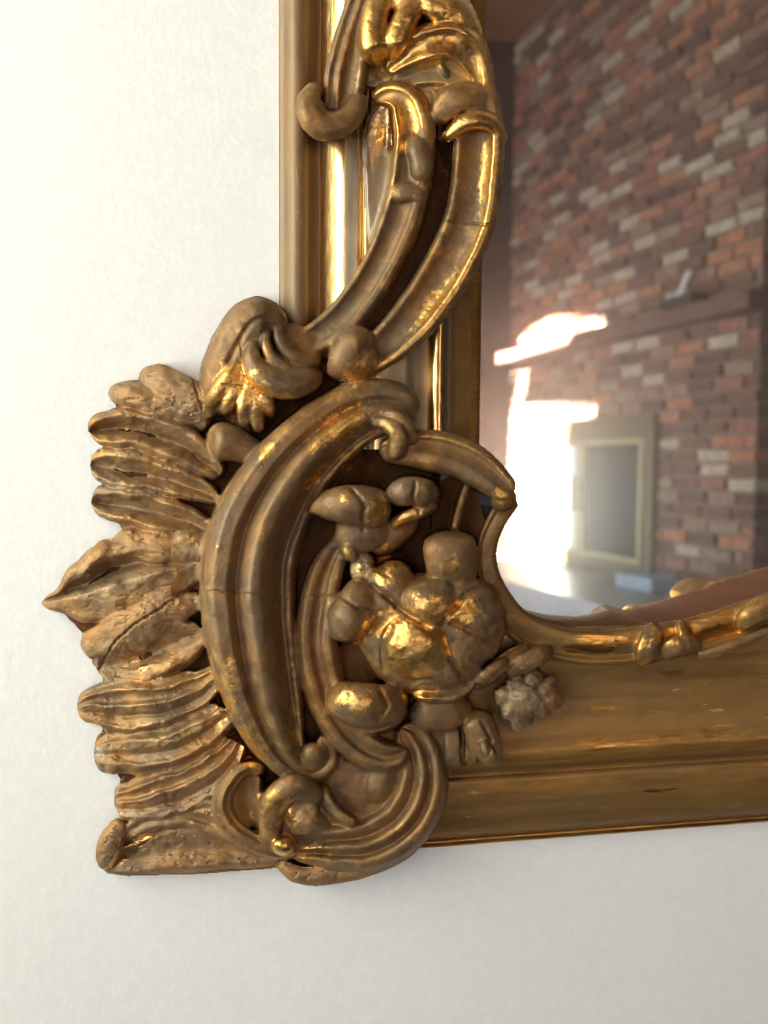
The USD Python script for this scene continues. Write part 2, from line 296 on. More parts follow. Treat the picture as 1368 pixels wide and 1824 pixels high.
def carve(name, pts, profile=ROUND, depth=45, mt_=None, caps=(10, 10), amp=1.5, gild=0.0, gildu=None, K=30, label=None, fine=0.25, warp=2.0):
    seed_no[0] += 1; sd = seed_no[0]
    L = sum(math.hypot(b[0]-a[0], b[1]-a[1]) for a, b in zip(pts[:-1], pts[1:]))
    n = int(max(14, min(170, L/3.2)))
    c, t, L = spl(pts, n)
    xy, h, w = c[:, :2], c[:, 2], c[:, 3]
    if mt_ is M_SHELL: w = w*(1.06+0.24*(meshkit.fbm(np.stack([s_ := t*L/30.0, 0*t+sd, 0*t], -1), 2, sd)-0.5))
    h = h + 0.8*np.maximum(0, h-90) - 0.5*np.maximum(0, 72-h)*(mt_ is M_DARK)
    tg = np.gradient(xy, axis=0); tg /= np.linalg.norm(tg, axis=1, keepdims=True)+1e-9
    nr = np.stack([-tg[:, 1], tg[:, 0]], 1)
    e = np.ones(n); s = t*L
    if caps[0] > 0: q = np.clip(s/caps[0], 0, 1); e *= np.sqrt(1-(1-q)**2)
    if caps[1] > 0: q = np.clip((L-s)/caps[1], 0, 1); e *= np.sqrt(1-(1-q)**2)
    e = np.maximum(e, 0.03)
    th = np.linspace(-math.pi/2, math.pi/2, K); u = np.sin(th)*0.6 + 0.4*th/(math.pi/2)
    z = np.asarray(profile(u), float)
    we = w*e
    top = np.zeros((n, K, 3))
    top[..., :2] = xy[:, None] + nr[:, None]*(u[None, :]*we[:, None])[..., None]
    top[..., 2] = h[:, None] - (1-e)[:, None]*0.45*np.minimum(w, 40)[:, None] + z[None, :]*we[:, None]
    for ax, k in ((0, 0.8), (1, 0.8), (2, 1.0)):                 # hand-carved unevenness
        top[..., ax] += (meshkit.fbm(top/62.0+ax*3.3, 2, 77)-0.5)*2*warp*k
        top[..., ax] += (meshkit.fbm(top/26.0+ax*9.1, 3, sd)-0.5)*2*amp*k
        top[..., ax] += (meshkit.fbm(top/7.0+ax*5.3, 2, sd+50)-0.5)*2*fine*k
    gu = np.zeros(K)
    if gildu is not None: gu = np.interp(u, [x for x, _ in gildu], [y for _, y in gildu])
    G = np.zeros((n, 1)) + gu[None, :] + (np.interp(t, np.linspace(0, 1, len(gild)), gild)[:, None] if np.ndim(gild) else gild)
    stamp(name, top, G, mt_, label)

def blob(name, c, r, rot=0.0, mt_=None, amp=2.0, gild=0.0, sub=4, label=None, scale=22.0):
    seed_no[0] += 1; sd = seed_no[0]
    k = int(max(r[0], r[1])*2.6)
    c = (c[0], c[1], c[2]+0.8*max(0, c[2]-90)); r = (r[0], r[1], r[2]*1.15)
    xx, yy = np.meshgrid(np.linspace(-1, 1, k), np.linspace(-1, 1, k))
    a = math.radians(rot)
    X_, Y_ = xx*r[0], yy*r[1]
    p = np.stack([X_*math.cos(a)-Y_*math.sin(a)+c[0], X_*math.sin(a)+Y_*math.cos(a)+c[1], np.zeros_like(xx)], -1)
    rr = np.sqrt(xx*xx+yy*yy) - (meshkit.fbm(p/scale, 3, sd)-0.5)*2*amp/max(r[0], r[1])
    h = c[2] + r[2]*np.sqrt(np.maximum(0, 1-rr*rr)) + (meshkit.fbm(p/scale+7.7, 3, sd)-0.5)*1.6*amp
    ok = rr < 1
    raster(name, p[..., 0][ok], p[..., 1][ok], h[ok], np.full(ok.sum(), gild), mt_, label)

def plate(name, poly, layers, mt_):
    """carcass of the corner: flat block with a chamfered rim"""
    pl = Polygon(poly).buffer(0); x0, y0, x1, y1 = pl.bounds
    xx, yy = np.meshgrid(np.arange(x0, x1, 0.9), np.arange(y0, y1, 0.9))
    q = np.stack([xx, yy, 0*xx], -1)
    wx = xx + (meshkit.fbm(q/18.0, 2, 5)-0.5)*8; wy = yy + (meshkit.fbm(q/18.0, 2, 6)-0.5)*8
    ok = shapely.contains_xy(pl, wx, wy); xx, yy = xx[ok], yy[ok]
    d = shapely.distance(pl.exterior, shapely.points(wx[ok], wy[ok]))
    ins = [l[0] for l in layers]; hs = [l[2] for l in layers]
    h = np.interp(d, [0]+[i+14 for i in ins], [hs[0]-12]+hs)
    h = h + (meshkit.fbm(np.stack([xx, yy, 0*xx], -1)/16.0, 3, 8)-0.5)*5
    raster(name, xx, yy, h, np.zeros(len(xx)), mt_, None)

def marks(shape, spots, seed=0):
    """worn places: soft-edged spots (x, y, radius x, radius y, angle, strength) of paint or gesso loss"""
    yy, xx = np.mgrid[0:shape[0], 0:shape[1]]; x = GX0+xx*GS; y = GY0+yy*GS
    out = np.zeros(shape)
    for px, py, rx, ry, an, st in spots:
        r_ = max(rx, ry)*1.5
        j0, j1, i0, i1 = int((py-r_-GY0)/GS), int((py+r_-GY0)/GS)+1, int((px-r_-GX0)/GS), int((px+r_-GX0)/GS)+1
        sl = (slice(max(j0, 0), max(j1, 0)), slice(max(i0, 0), max(i1, 0)))
        dx, dy = x[sl]-px, y[sl]-py; a = math.radians(an)
        q = np.hypot((dx*math.cos(a)+dy*math.sin(a))/rx, (-dx*math.sin(a)+dy*math.cos(a))/ry)
        out[sl] = np.maximum(out[sl], st*np.clip(1.5-1.2*q, 0, 1))
    return out

def finish_relief(cracks, gilds, boles, gessos):
    H = np.full((GNY, GNX), -1e3); G = np.zeros((GNY, GNX)); W = np.full((GNY, GNX), -1)
    for n, (name, i0, j0, h, g, mt_, label) in enumerate(stamps):
        sl = (slice(j0, j0+h.shape[0]), slice(i0, i0+h.shape[1])); a = H[sl]; m = h > -900
        both = m & (a > -900)
        win = m & (h > a); KS = BLEND.get(name, 5.0)
        t = np.where(both, np.clip(0.5+(h-a)/(2*KS), 0, 1), m*1.0)
        sm = np.maximum(a, h) + np.where(both, np.maximum(0, KS-np.abs(a-h))**2/(4*KS), 0)
        G[sl] = np.where(m, G[sl]*(1-t)+g*t, G[sl]); W[sl][win] = n; H[sl] = np.where(m, sm, a)
    M = H > -900
    M = ndi.binary_opening(M, iterations=1)
    lab, nl = ndi.label(M); sz = ndi.sum(M, lab, range(nl+1)); M &= sz[lab] > 60
    W[~M] = -1
    for n in range(len(stamps)):                                    # slivers go to their neighbours, carcass is split into its separate pieces
        lab, nl = ndi.label(W == n)
        if nl < 2: continue
        sz = ndi.sum(W == n, lab, range(nl+1)); W[(W == n) & (sz[lab] < 90)] = -2
    bad = W == -2
    if bad.any():
        d, (jj, ii) = ndi.distance_transform_edt(W < 0, return_indices=True); W[bad] = W[jj, ii][bad]
    for n in [k for k, t in enumerate(stamps) if t[0] in ('corner_block', 'hollow')]:
        lab, nl = ndi.label(W == n)
        for c in range(2, nl+1):
            stamps.append(stamps[n]); W[lab == c] = len(stamps)-1
    def nblur(A, sg):
        return ndi.gaussian_filter(np.where(M, A, 0), sg)/np.maximum(ndi.gaussian_filter(M*1.0, sg), 1e-6)
    H = np.where(M, H, 0)
    H = nblur(H, 0.8)
    for sg, kf in ((6, .14), (3, .24)):                             # gesso gathers in the hollows
        b = nblur(H, sg); H = H + kf*np.clip(b-H, 0, 14)
    yy, xx = np.mgrid[0:GNY, 0:GNX]; x = GX0+xx*GS; y = GY0+yy*GS
    q = np.stack([x, y, H*0.6], -1)
    rough = np.array([0.75 if (s_[5] is M_SHELL) else (0.7 if s_[5] is M_GESSO else 0.22) for s_ in stamps]+[0.0])[W]
    rough = ndi.gaussian_filter(rough, 4)
    chip = np.clip((meshkit.fbm(q/np.array([15.0, 9.0, 15.0]), 4, 91)-0.56)/0.10, 0, 1)
    H = H - chip*rough*2.2 + (meshkit.fbm(q/16.0, 3, 92)-0.5)*rough*4.0
    strk = meshkit.fbm(np.stack([x/52.0+y/70, y/8.0-x/40, 0*x], -1), 3, 95)-0.5
    H = H + strk*np.clip(rough-0.4, 0, 1)*6.0
    cm = np.zeros_like(H)
    for pl, dp, wd in cracks:
        pl = np.array(pl, float); d = np.r_[0, np.cumsum(np.linalg.norm(np.diff(pl, axis=0), axis=1))]
        t = np.arange(0, d[-1], 0.8); cx, cy = np.interp(t, d, pl[:, 0]), np.interp(t, d, pl[:, 1])
        cx = cx+(meshkit.fbm(np.stack([t/9, 0*t, 0*t], -1), 3, 3)-0.5)*5; cy = cy+(meshkit.fbm(np.stack([t/9, 0*t+5, 0*t], -1), 3, 4)-0.5)*5
        L_ = np.zeros_like(H); L_[np.clip(np.rint((cy-GY0)/GS).astype(int), 0, GNY-1), np.clip(np.rint((cx-GX0)/GS).astype(int), 0, GNX-1)] = 1
        L_ = ndi.gaussian_filter(L_, wd); cm = np.maximum(cm, L_/max(L_.max(), 1e-6)*dp)
    H = np.maximum(H - cm, 3.0)
    G = nblur(G, 1.5); FLK = marks(H.shape, gilds); B = marks(H.shape, boles); E = marks(H.shape, gessos)
    # edges are rubbed: curvature of the carved surface
    cav = np.clip((nblur(H, 5)-H)/9.0, -1, 1)
    # outline: slide rim vertices onto the smooth contour
    px, py = x.copy(), y.copy()
    mb = ndi.gaussian_filter(M*1.0, 1.3); gy, gx = np.gradient(mb)
    rim = M & ~ndi.binary_erosion(M)
    gg = gx*gx+gy*gy+1e-6; sx, sy = -(mb-0.5)*gx/gg, -(mb-0.5)*gy/gg; ln = np.maximum(1, np.hypot(sx, sy)/0.9)
    px[rim] += (sx/ln*GS)[rim]; py[rim] += (sy/ln*GS)[rim]
    V = rel(np.stack([px, py, H], -1))
    dx = np.gradient(V, axis=1); dy = np.gradient(V, axis=0)
    # one-sided differences at the rim so that normals stay true
    Hn = np.where(M, H, nblur(H, 2)); Vn = rel(np.stack([x, y, Hn], -1)); dx = np.gradient(Vn, axis=1); dy = np.gradient(Vn, axis=0)
    N = np.cross(dx, dy); N /= np.linalg.norm(N, axis=-1, keepdims=True)+1e-12
    if N[GNY//2, GNX//3, 1] > 0: N = -N
    c = M[:-1, :-1] & M[1:, :-1] & M[:-1, 1:] & M[1:, 1:]
    jj, ii = np.nonzero(c); vid = np.arange(GNY*GNX).reshape(GNY, GNX)
    quad = np.stack([vid[jj, ii], vid[jj, ii+1], vid[jj+1, ii+1], vid[jj+1, ii]], 1); own = W[jj, ii]
    # skirts down to what lies behind, along the free rim
    E_ = {}
    qe = np.concatenate([quad[:, [0, 1]], quad[:, [1, 2]], quad[:, [2, 3]], quad[:, [3, 0]]]); qo = np.tile(own, 4); qc = np.tile(np.arange(len(quad)), 4)
    key = np.minimum(qe[:, 0], qe[:, 1])*(GNY*GNX)+np.maximum(qe[:, 0], qe[:, 1])
    uq, inv, cnt = np.unique(key, return_inverse=True, return_counts=True); free = cnt[inv] == 1
    fe, fo, fc = qe[free], qo[free], qc[free]
    Vf, Nf, Gf_, Bf, Ef, Cf, Ff = V.reshape(-1, 3), N.reshape(-1, 3), G.ravel(), B.ravel(), E.ravel(), cav.ravel(), FLK.ravel()
    gy3, gx3 = np.gradient(ndi.gaussian_filter(M*1.0, 2.6)); on_ = -np.stack([gx3, gy3], -1); on_ /= np.linalg.norm(on_, axis=-1, keepdims=True)+1e-9
    ex = rel(np.stack([px+1, py, H], -1))-V; ey = rel(np.stack([px, py+1, H], -1))-V
    SN = on_[..., :1]*ex + on_[..., 1:]*ey; SN /= np.linalg.norm(SN, axis=-1, keepdims=True)+1e-12; SNf = SN.reshape(-1, 3)
    low = rel(np.stack([px, py, np.full_like(H, 4.0)], -1)).reshape(-1, 3)
    for n, (name, _, _, _, _, mt_, label) in enumerate(stamps):
        f = quad[own == n]
        if len(f) < 12: f = f[:0]
        e = fe[fo == n]; ec = fc[fo == n]
        if not len(f): continue
        ids, back = np.unique(f, return_inverse=True); back = back.reshape(f.shape)
        v, nn = Vf[ids], Nf[ids]; att = [A[ids] for A in (Gf_, Bf, Ef, Cf, Ff)]
        tris = np.vstack([back[:, [0, 1, 2]], back[:, [0, 2, 3]]])
        a_, b_, c_ = (v[tris[0, k]] for k in range(3))
        tn = np.cross(v[tris[:, 1]]-v[tris[:, 0]], v[tris[:, 2]]-v[tris[:, 0]]).sum(0)
        flipf = tn[1] > 0
        if len(e):
            k0 = len(v); A0, A1 = Vf[e[:, 0]], Vf[e[:, 1]]; B0, B1 = low[e[:, 0]], low[e[:, 1]]
            sn = np.cross(A1-A0, B0-A0); sn /= np.linalg.norm(sn, axis=1, keepdims=True)+1e-12
            bad_ = ((0.5*(A0+A1)-Vf[quad[ec]].mean(1))*sn).sum(1) < 0; sn[bad_] *= -1
            m_ = len(e); r = np.arange(m_)
            v = np.vstack([v, A0, A1, B1, B0]); n0_, n1_ = SNf[e[:, 0]], SNf[e[:, 1]]; nn = np.vstack([nn, n0_, n1_, n1_, n0_])
            att = [np.r_[A, np.full(4*m_, 3.0 if k_ == 1 else (-0.6 if k_ == 0 else 0.0))] for k_, A in enumerate(att)]  # skirts dark red-brown like bare wood, darkening the reflected band at the lip
            st = np.vstack([np.stack([k0+r, k0+3*m_+r, k0+2*m_+r], 1), np.stack([k0+r, k0+2*m_+r, k0+m_+r], 1)])
            b2 = np.r_[bad_, bad_]; g0_ = np.cross(v[st[:, 1]]-v[st[:, 0]], v[st[:, 2]]-v[st[:, 0]])
            wrong = (g0_*np.vstack([sn, sn])).sum(1) < 0; st[wrong] = st[wrong][:, ::-1]
        if flipf: tris = tris[:, ::-1]
        if len(e): tris = np.vstack([tris, st])
        pp = str(frame.GetPath()); g = usdkit.mesh(stage, pp+'/'+numbered(pp, name), (v, tris), mt_)
        g.CreateNormalsAttr(Vt.Vec3fArray.FromNumpy(nn.astype(np.float32))); g.SetNormalsInterpolation('vertex')
        for nm, A in zip(('gild', 'bole', 'gesso', 'hollow', 'flake'), att):
            UsdGeom.PrimvarsAPI(g).CreatePrimvar(nm, Sdf.ValueTypeNames.FloatArray, 'vertex').Set(Vt.FloatArray.FromNumpy(A.astype(np.float32)))
        if label: tag(g.GetPrim(), label)

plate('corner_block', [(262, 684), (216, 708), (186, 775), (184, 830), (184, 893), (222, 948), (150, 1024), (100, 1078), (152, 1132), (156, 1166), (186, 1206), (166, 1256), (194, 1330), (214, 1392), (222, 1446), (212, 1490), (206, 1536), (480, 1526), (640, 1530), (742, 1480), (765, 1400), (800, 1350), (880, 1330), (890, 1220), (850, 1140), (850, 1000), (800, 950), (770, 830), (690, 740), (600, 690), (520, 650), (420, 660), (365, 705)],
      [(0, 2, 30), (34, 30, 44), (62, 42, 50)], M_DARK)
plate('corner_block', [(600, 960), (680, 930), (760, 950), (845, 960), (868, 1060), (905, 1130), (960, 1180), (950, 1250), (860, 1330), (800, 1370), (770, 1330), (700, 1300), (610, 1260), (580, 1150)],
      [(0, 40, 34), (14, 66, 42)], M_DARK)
plate('corner_block', [(750, 250), (790, 250), (820, 330), (800, 420), (740, 520), (650, 600), (590, 640), (560, 640), (600, 590), (690, 490), (740, 380)], [(0, 40, 76)], M_DARK)  # dark web between the stems, standing in for the shade there
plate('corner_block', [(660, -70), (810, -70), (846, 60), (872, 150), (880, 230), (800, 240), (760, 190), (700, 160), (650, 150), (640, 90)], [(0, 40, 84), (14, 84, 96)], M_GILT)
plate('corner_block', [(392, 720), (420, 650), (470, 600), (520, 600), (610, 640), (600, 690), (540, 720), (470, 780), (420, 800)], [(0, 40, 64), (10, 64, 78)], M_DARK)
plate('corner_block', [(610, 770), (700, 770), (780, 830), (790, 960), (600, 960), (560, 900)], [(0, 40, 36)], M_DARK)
# hollow floor inside the big scroll
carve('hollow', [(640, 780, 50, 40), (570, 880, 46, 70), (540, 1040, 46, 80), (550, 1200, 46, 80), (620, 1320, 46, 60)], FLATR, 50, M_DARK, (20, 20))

# --- large C-scroll
CS = prof([(-1, -.60), (-.94, -.34), (-.87, -.22), (-.80, -.24), (-.72, -.34), (-.60, -.16), (-.42, .20), (-.26, .38), (-.10, .42), (.06, .30), (.16, .10), (.24, .02), (.34, .14), (.46, .27), (.68, .27), (.88, .08), (1, -.40)])
carve('large_scroll', [(734, 752, 92, 32), (700, 728, 98, 48), (646, 732, 104, 56), (592, 764, 108, 62), (538, 813, 112, 69), (490, 878, 115, 77), (455, 954, 117, 84), (441, 1042, 118, 85), (447, 1132, 116, 82), (464, 1220, 112, 73), (486, 1295, 108, 58), (514, 1348, 102, 38), (548, 1370, 98, 26), (580, 1352, 98, 21), (578, 1330, 102, 17), (562, 1324, 104, 13)],
      CS, 70, caps=(26, 6), K=80, gildu=[(-.95, .0), (-.87, .16), (-.7, 0), (.8, 0), (.95, .12), (1, .1)], gild=[.10, .08, .02, 0, 0, .1, .12, .1], label='big ribbed C-shaped scroll with a crack across its middle')
blob('scroll_eye', (558, 1344, 98), (22, 24, 22), 0, amp=2)
carve('curl', [(662, 754, 116, 6), (684, 753, 126, 11), (706, 768, 130, 14), (710, 792, 126, 14), (694, 812, 118, 11)], ROUND, 30, caps=(6, 10), gild=.12)
carve('curl', [(680, 738, 122, 5), (710, 742, 128, 9), (730, 765, 124, 10), (732, 792, 116, 7)], ROUND, 30, caps=(5, 8))
# --- inner C-scroll
carve('inner_scroll', [(618, 958, 94, 14), (590, 1000, 100, 27), (569, 1070, 105, 35), (564, 1150, 106, 37), (578, 1224, 105, 38), (606, 1288, 103, 36), (648, 1332, 101, 32), (694, 1348, 99, 26), (724, 1334, 98, 16)],
      TWO, 60, caps=(14, 18), K=50, gildu=[(-.8, 0), (-.6, .12), (-.4, 0), (.4, 0), (.6, .08), (.8, 0)])
# --- outer and inner stems
STA = prof([(-1, -.35), (-.9, .12), (-.74, .36), (-.58, .34), (-.42, .1), (-.2, -.10), (.15, -.17), (.45, -.10), (.62, .06), (.76, .17), (.88, .1), (1, -.4)])
carve('outer_stem', [(752, -70, 90, 40), (788, 10, 98, 48), (816, 80, 102, 50), (838, 160, 102, 46), (852, 235, 102, 45), (850, 300, 101, 45), (838, 385, 100, 46), (800, 475, 98, 46), (745, 557, 96, 43), (692, 612, 94, 37), (648, 645, 90, 28), (610, 665, 84, 20)],
      STA, 48, caps=(10, 10), K=46, gildu=[(-1, .28), (-.55, .42), (-.38, 0), (.5, 0), (.66, .2), (.8, .1)], label='long curved stem with gilded outer edge and a hairline crack')
STB = prof([(-1, -.45), (-.85, .02), (-.62, .26), (-.42, .24), (-.2, .0), (.2, -.12), (.55, -.02), (.78, .16), (.9, .1), (1, -.35)])
carve('inner_stem', [(668, 180, 94, 12), (690, 168, 101, 20), (718, 176, 106, 30), (736, 212, 107, 36), (738, 262, 106, 37), (730, 330, 104, 37), (712, 398, 102, 37), (682, 466, 99, 34), (640, 533, 96, 33), (592, 584, 94, 31), (545, 612, 90, 27), (505, 622, 86, 18)],
      STB, 42, caps=(8, 10), K=44, gildu=[(-1, .05), (-.6, .16), (-.4, 0), (.7, 0), (.85, .15)], gild=[.35, .25, .06, 0, 0, 0, 0, 0])
carve('lappet', [(726, 250, 104, 10), (744, 266, 110, 18), (752, 290, 110, 19), (746, 324, 104, 12)], ROUND, 24, caps=(8, 12))
carve('lappet', [(696, 356, 100, 12), (720, 342, 106, 17), (742, 346, 106, 14), (754, 366, 100, 8)], FLATR, 24, caps=(8, 12))
carve('side_leaf', [(700, 190, 88, 14), (682, 216, 82, 26), (674, 262, 78, 28), (674, 330, 76, 26), (676, 400, 75, 22), (676, 470, 74, 14)], prof([(-1, -.25), (-.8, .08), (-.4, .0), (.2, .02), (.75, .1), (1, -.25)]), 20, M_RAIL, (8, 4), gild=[.3, .15, 0, 0, 0])
blob('stem_knob', (632, 640, 96), (40, 44, 30), 20, amp=2.5, gild=.08)
carve('stem_bud', [(600, 678, 92, 14), (612, 640, 102, 28), (634, 612, 102, 32), (660, 628, 94, 18)], ROUND, 40, caps=(12, 16), gild=.10)

# --- acanthus at the top
carve('hook_leaf', [(672, -60, 108, 38), (657, -10, 108, 35), (639, 40, 107, 33), (625, 90, 106, 35), (616, 135, 104, 38), (610, 176, 100, 34), (604, 204, 94, 24)],
      prof([(-1, -.4), (-.86, .12), (-.66, .22), (-.42, .02), (-.1, -.1), (.12, .0), (.26, .2), (.4, .16), (.56, .08), (.8, .18), (.92, .05), (1, -.4)]), 44, caps=(0, 14), K=44,
      gildu=[(-.8, .05), (-.6, .15), (-.4, 0), (.1, 0), (.26, .4), (.4, 0), (1, -.05)], label='curled leaf hooking outward over the rail')
carve('hook_curl', [(640, 166, 100, 14), (632, 196, 108, 20), (608, 220, 112, 24), (574, 222, 114, 27), (553, 196, 116, 27), (556, 168, 114, 21), (576, 158, 108, 12)], ROUND, 44, caps=(14, 14), gild=.04)
carve('acanthus_lobe', [(690, -30, 110, 18), (670, 25, 118, 23), (666, 75, 118, 25), (678, 116, 104, 13)], ROUND, 40, M_GILT, (10, 14), gild=.2)
carve('acanthus_lobe', [(752, -10, 114, 18), (724, 30, 122, 23), (706, 70, 121, 23), (692, 110, 104, 10)], ROUND, 40, M_GILT, (10, 14), gild=.25)
carve('acanthus_fold', [(690, 128, 104, 10), (722, 98, 114, 22), (768, 72, 122, 33), (812, 72, 120, 34), (842, 104, 110, 26), (866, 150, 100, 15)], prof([(-1, -.4), (-.85, .15), (-.6, .34), (-.2, .12), (.2, .06), (.6, .2), (.82, .26), (1, -.3)]), 44, M_GILT, (10, 14), gild=.12, K=36)
carve('acanthus_fold', [(700, 156, 94, 12), (752, 128, 102, 24), (806, 126, 106, 28), (850, 150, 102, 26), (880, 196, 94, 14)], prof([(-1, -.3), (-.8, .2), (-.5, .05), (.1, -.25), (.6, .05), (.85, .22), (1, -.3)]), 40, M_GILT, (10, 14), gild=-.12, K=36)
carve('acanthus_fold', [(782, 222, 98, 12), (792, 192, 108, 22), (818, 172, 112, 26), (852, 176, 108, 24), (882, 212, 98, 14)], FLATR, 40, caps=(10, 14), gild=.1)
carve('acanthus_fold', [(790, 248, 98, 8), (816, 226, 108, 14), (848, 212, 112, 17), (876, 222, 108, 14), (894, 256, 98, 8)], ROUND, 36, M_GILT, (8, 10), gild=.25)
carve('acanthus_crown', [(680, 10, 108, 24), (730, -14, 116, 34), (776, -2, 120, 38), (816, 36, 114, 34), (846, 92, 102, 20)], FLATR, 44, M_GILT, (12, 20), gild=.1)

# --- volute leaf on the left shoulder
carve('volute_leaf', [(384, 738, 66, 26), (394, 700, 78, 40), (408, 650, 90, 47), (430, 602, 97, 46), (458, 570, 99, 42), (484, 572, 96, 30), (498, 600, 90, 16)], prof([(-1, -.2), (-.8, .35), (-.5, .55), (-.2, .62), (0, .5), (.15, .6), (.5, .55), (.8, .35), (1, -.2)]), 60, caps=(22, 24), amp=2.5, K=36)
blob('volute_fill', (512, 632, 84), (62, 56, 20), 0)
carve('volute_tongue', [(456, 610, 112, 8), (450, 640, 116, 16), (466, 668, 116, 23), (505, 684, 112, 27), (545, 678, 106, 24), (572, 662, 98, 12)], ROUND, 44, caps=(10, 18), gild=.06)
carve('volute_rib', [(478, 590, 110, 6), (476, 624, 114, 10), (496, 650, 112, 12), (545, 656, 102, 8)], ROUND, 34, caps=(8, 10), gild=.12)
carve('volute_rib', [(498, 580, 104, 7), (500, 612, 108, 11), (522, 634, 106, 12), (572, 640, 96, 8)], ROUND, 34, caps=(8, 10))
for (a, b, c, d) in (((425, 640), (395, 690), (368, 722), 13), ((438, 652), (414, 700), (400, 738), 12), ((448, 664), (436, 715), (438, 762), 12), ((455, 672), (456, 722), (462, 770), 11), ((462, 680), (474, 715), (482, 742), 11)):
    carve('leaf_finger', [(*a, 104, 7), (*b, 106, d*1.15), (*c, 94, d*0.75)], ROUND, 34, caps=(12, 12), gild=.12)
carve('bead_knob', [(368, 786, 78, 16), (396, 786, 88, 34), (430, 796, 86, 28), (470, 806, 80, 16)], ROUND, 50, caps=(14, 14), gild=.04)

# --- shell flutes on the left edge
LOOP = prof([(-1, -.40), (-.86, .16), (-.66, .34), (-.40, .02), (-.05, -.72), (.36, -.06), (.62, .40), (.84, .22), (1, -.40)])
STRANDS = lambda u: 0.36*np.sqrt(np.maximum(0, 1-u*u)) + 0.17*np.cos((u+0.18*u*u)*math.pi*3.0+0.5) + 0.05*np.cos(u*math.pi*7.0)
STRAND2 = lambda u: 0.34*np.sqrt(np.maximum(0, 1-u*u)) + 0.20*np.cos((u-0.22*u*u)*math.pi*2.3-0.9) + 0.05*np.cos(u*math.pi*6.1+1)
FL = [  # inner end -> tip: points (x, y, h, half width), section, gilding
    ([(384, 744, 66, 10), (344, 706, 70, 24), (300, 682, 64, 25), (246, 678, 50, 15)], ROUND, 0),
    ([(376, 762, 66, 9), (320, 728, 68, 19), (262, 708, 60, 22), (194, 704, 46, 14)], ROUND, .02),
    ([(392, 850, 76, 12), (340, 800, 80, 30), (258, 768, 70, 38), (160, 772, 50, 20)], LOOP, .06),
    ([(388, 892, 78, 10), (320, 858, 80, 26), (240, 838, 68, 33), (164, 834, 48, 20)], LOOP, .06),
    ([(378, 945, 78, 12), (305, 920, 78, 30), (232, 902, 66, 34), (164, 898, 46, 18)], LOOP, .05),
    ([(366, 985, 78, 22), (300, 972, 78, 26), (235, 968, 68, 24), (200, 962, 54, 12)], FLATR, .03),
    ([(364, 1010, 80, 22), (294, 1016, 82, 54), (206, 1040, 70, 70), (134, 1062, 52, 44), (74, 1078, 36, 5)], prof([(-1, -.25), (-.8, .06), (-.55, .10), (-.2, .20), (-.02, .24), (.14, -.02), (.34, -.50), (.52, -.14), (.7, .20), (.85, .16), (1, -.25)]), .04),
    ([(358, 1068, 78, 12), (290, 1096, 78, 26), (210, 1132, 66, 32), (142, 1156, 48, 20)], FLATR, .03),
    ([(364, 1124, 78, 20), (304, 1148, 76, 44), (236, 1172, 64, 46), (172, 1196, 46, 16)], prof([(-1, -.3), (-.8, .22), (-.5, .12), (0, -.30), (.4, .0), (.75, .25), (1, -.3)]), .08),
    ([(386, 1200, 78, 20), (322, 1240, 76, 36), (222, 1256, 62, 42), (138, 1258, 46, 20)], STRANDS, .03),
    ([(404, 1262, 78, 20), (352, 1306, 76, 38), (262, 1330, 62, 44), (168, 1336, 42, 26)], STRAND2, .02),
    ([(424, 1318, 76, 18), (382, 1370, 74, 34), (300, 1412, 60, 40), (204, 1432, 40, 24)], STRANDS, .02)]
for pts, pf, g in FL:
    pts = [(x, y, h, w*1.05) for x, y, h, w in pts]
    carve('shell_flute', pts, pf, 46, M_SHELL, (6, 14), amp=4.5, gild=g, K=48, fine=0.8, warp=11.0)
blob('shell_knob', (203, 1360, 50), (17, 19, 16), mt_=M_SHELL, amp=2)

# --- wing and curved lip beside the glass
carve('wing', [(676, 806, 96, 16), (724, 800, 106, 30), (786, 806, 112, 37), (840, 826, 112, 36), (886, 860, 112, 28), (914, 882, 112, 19)], prof([(-1, -.35), (-.85, .12), (-.66, .24), (-.45, .06), (-.1, .14), (.3, .32), (.6, .28), (.85, .05), (1, -.4)]), 70, caps=(12, 18), K=40, gildu=[(-.8, 0), (-.65, .4), (-.5, 0), (1, 0)])
carve('wing_tip', [(876, 900, 100, 10), (896, 890, 106, 17), (918, 879, 106, 17)], ROUND, 40, caps=(12, 17), gild=.04)
carve('sight_lip', [(916, 886, 96, 15), (888, 922, 92, 17), (868, 970, 88, 17), (868, 1016, 86, 19), (886, 1066, 84, 24), (924, 1114, 84, 28), (986, 1144, 84, 31), (1066, 1155, 86, 32), (1150, 1148, 88, 33), (1250, 1128, 88, 33), (1368, 1090, 88, 33), (1480, 1056, 88, 33)],
      prof([(-1, -.9), (-.92, -.2), (-.75, .08), (-.3, .14), (.2, .02), (.45, -.14), (.55, -.06), (.72, .12), (.85, .05), (1, -.5)]), 82, M_RAILB, caps=(8, 0), K=40, gildu=[(-.8, .0), (-.3, .08), (.3, .0), (.6, 0), (.75, .04)], gild=[.0, 0, 0, .03, .05, .08], label='curved inner lip of the frame along the lower edge of the glass')
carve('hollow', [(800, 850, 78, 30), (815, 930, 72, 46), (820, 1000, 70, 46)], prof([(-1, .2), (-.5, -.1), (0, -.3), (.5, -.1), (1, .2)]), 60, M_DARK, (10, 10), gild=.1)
carve('hollow_rib', [(838, 850, 94, 5), (820, 900, 90, 7), (806, 960, 88, 6)], ROUND, 20, caps=(6, 6), gild=.15)
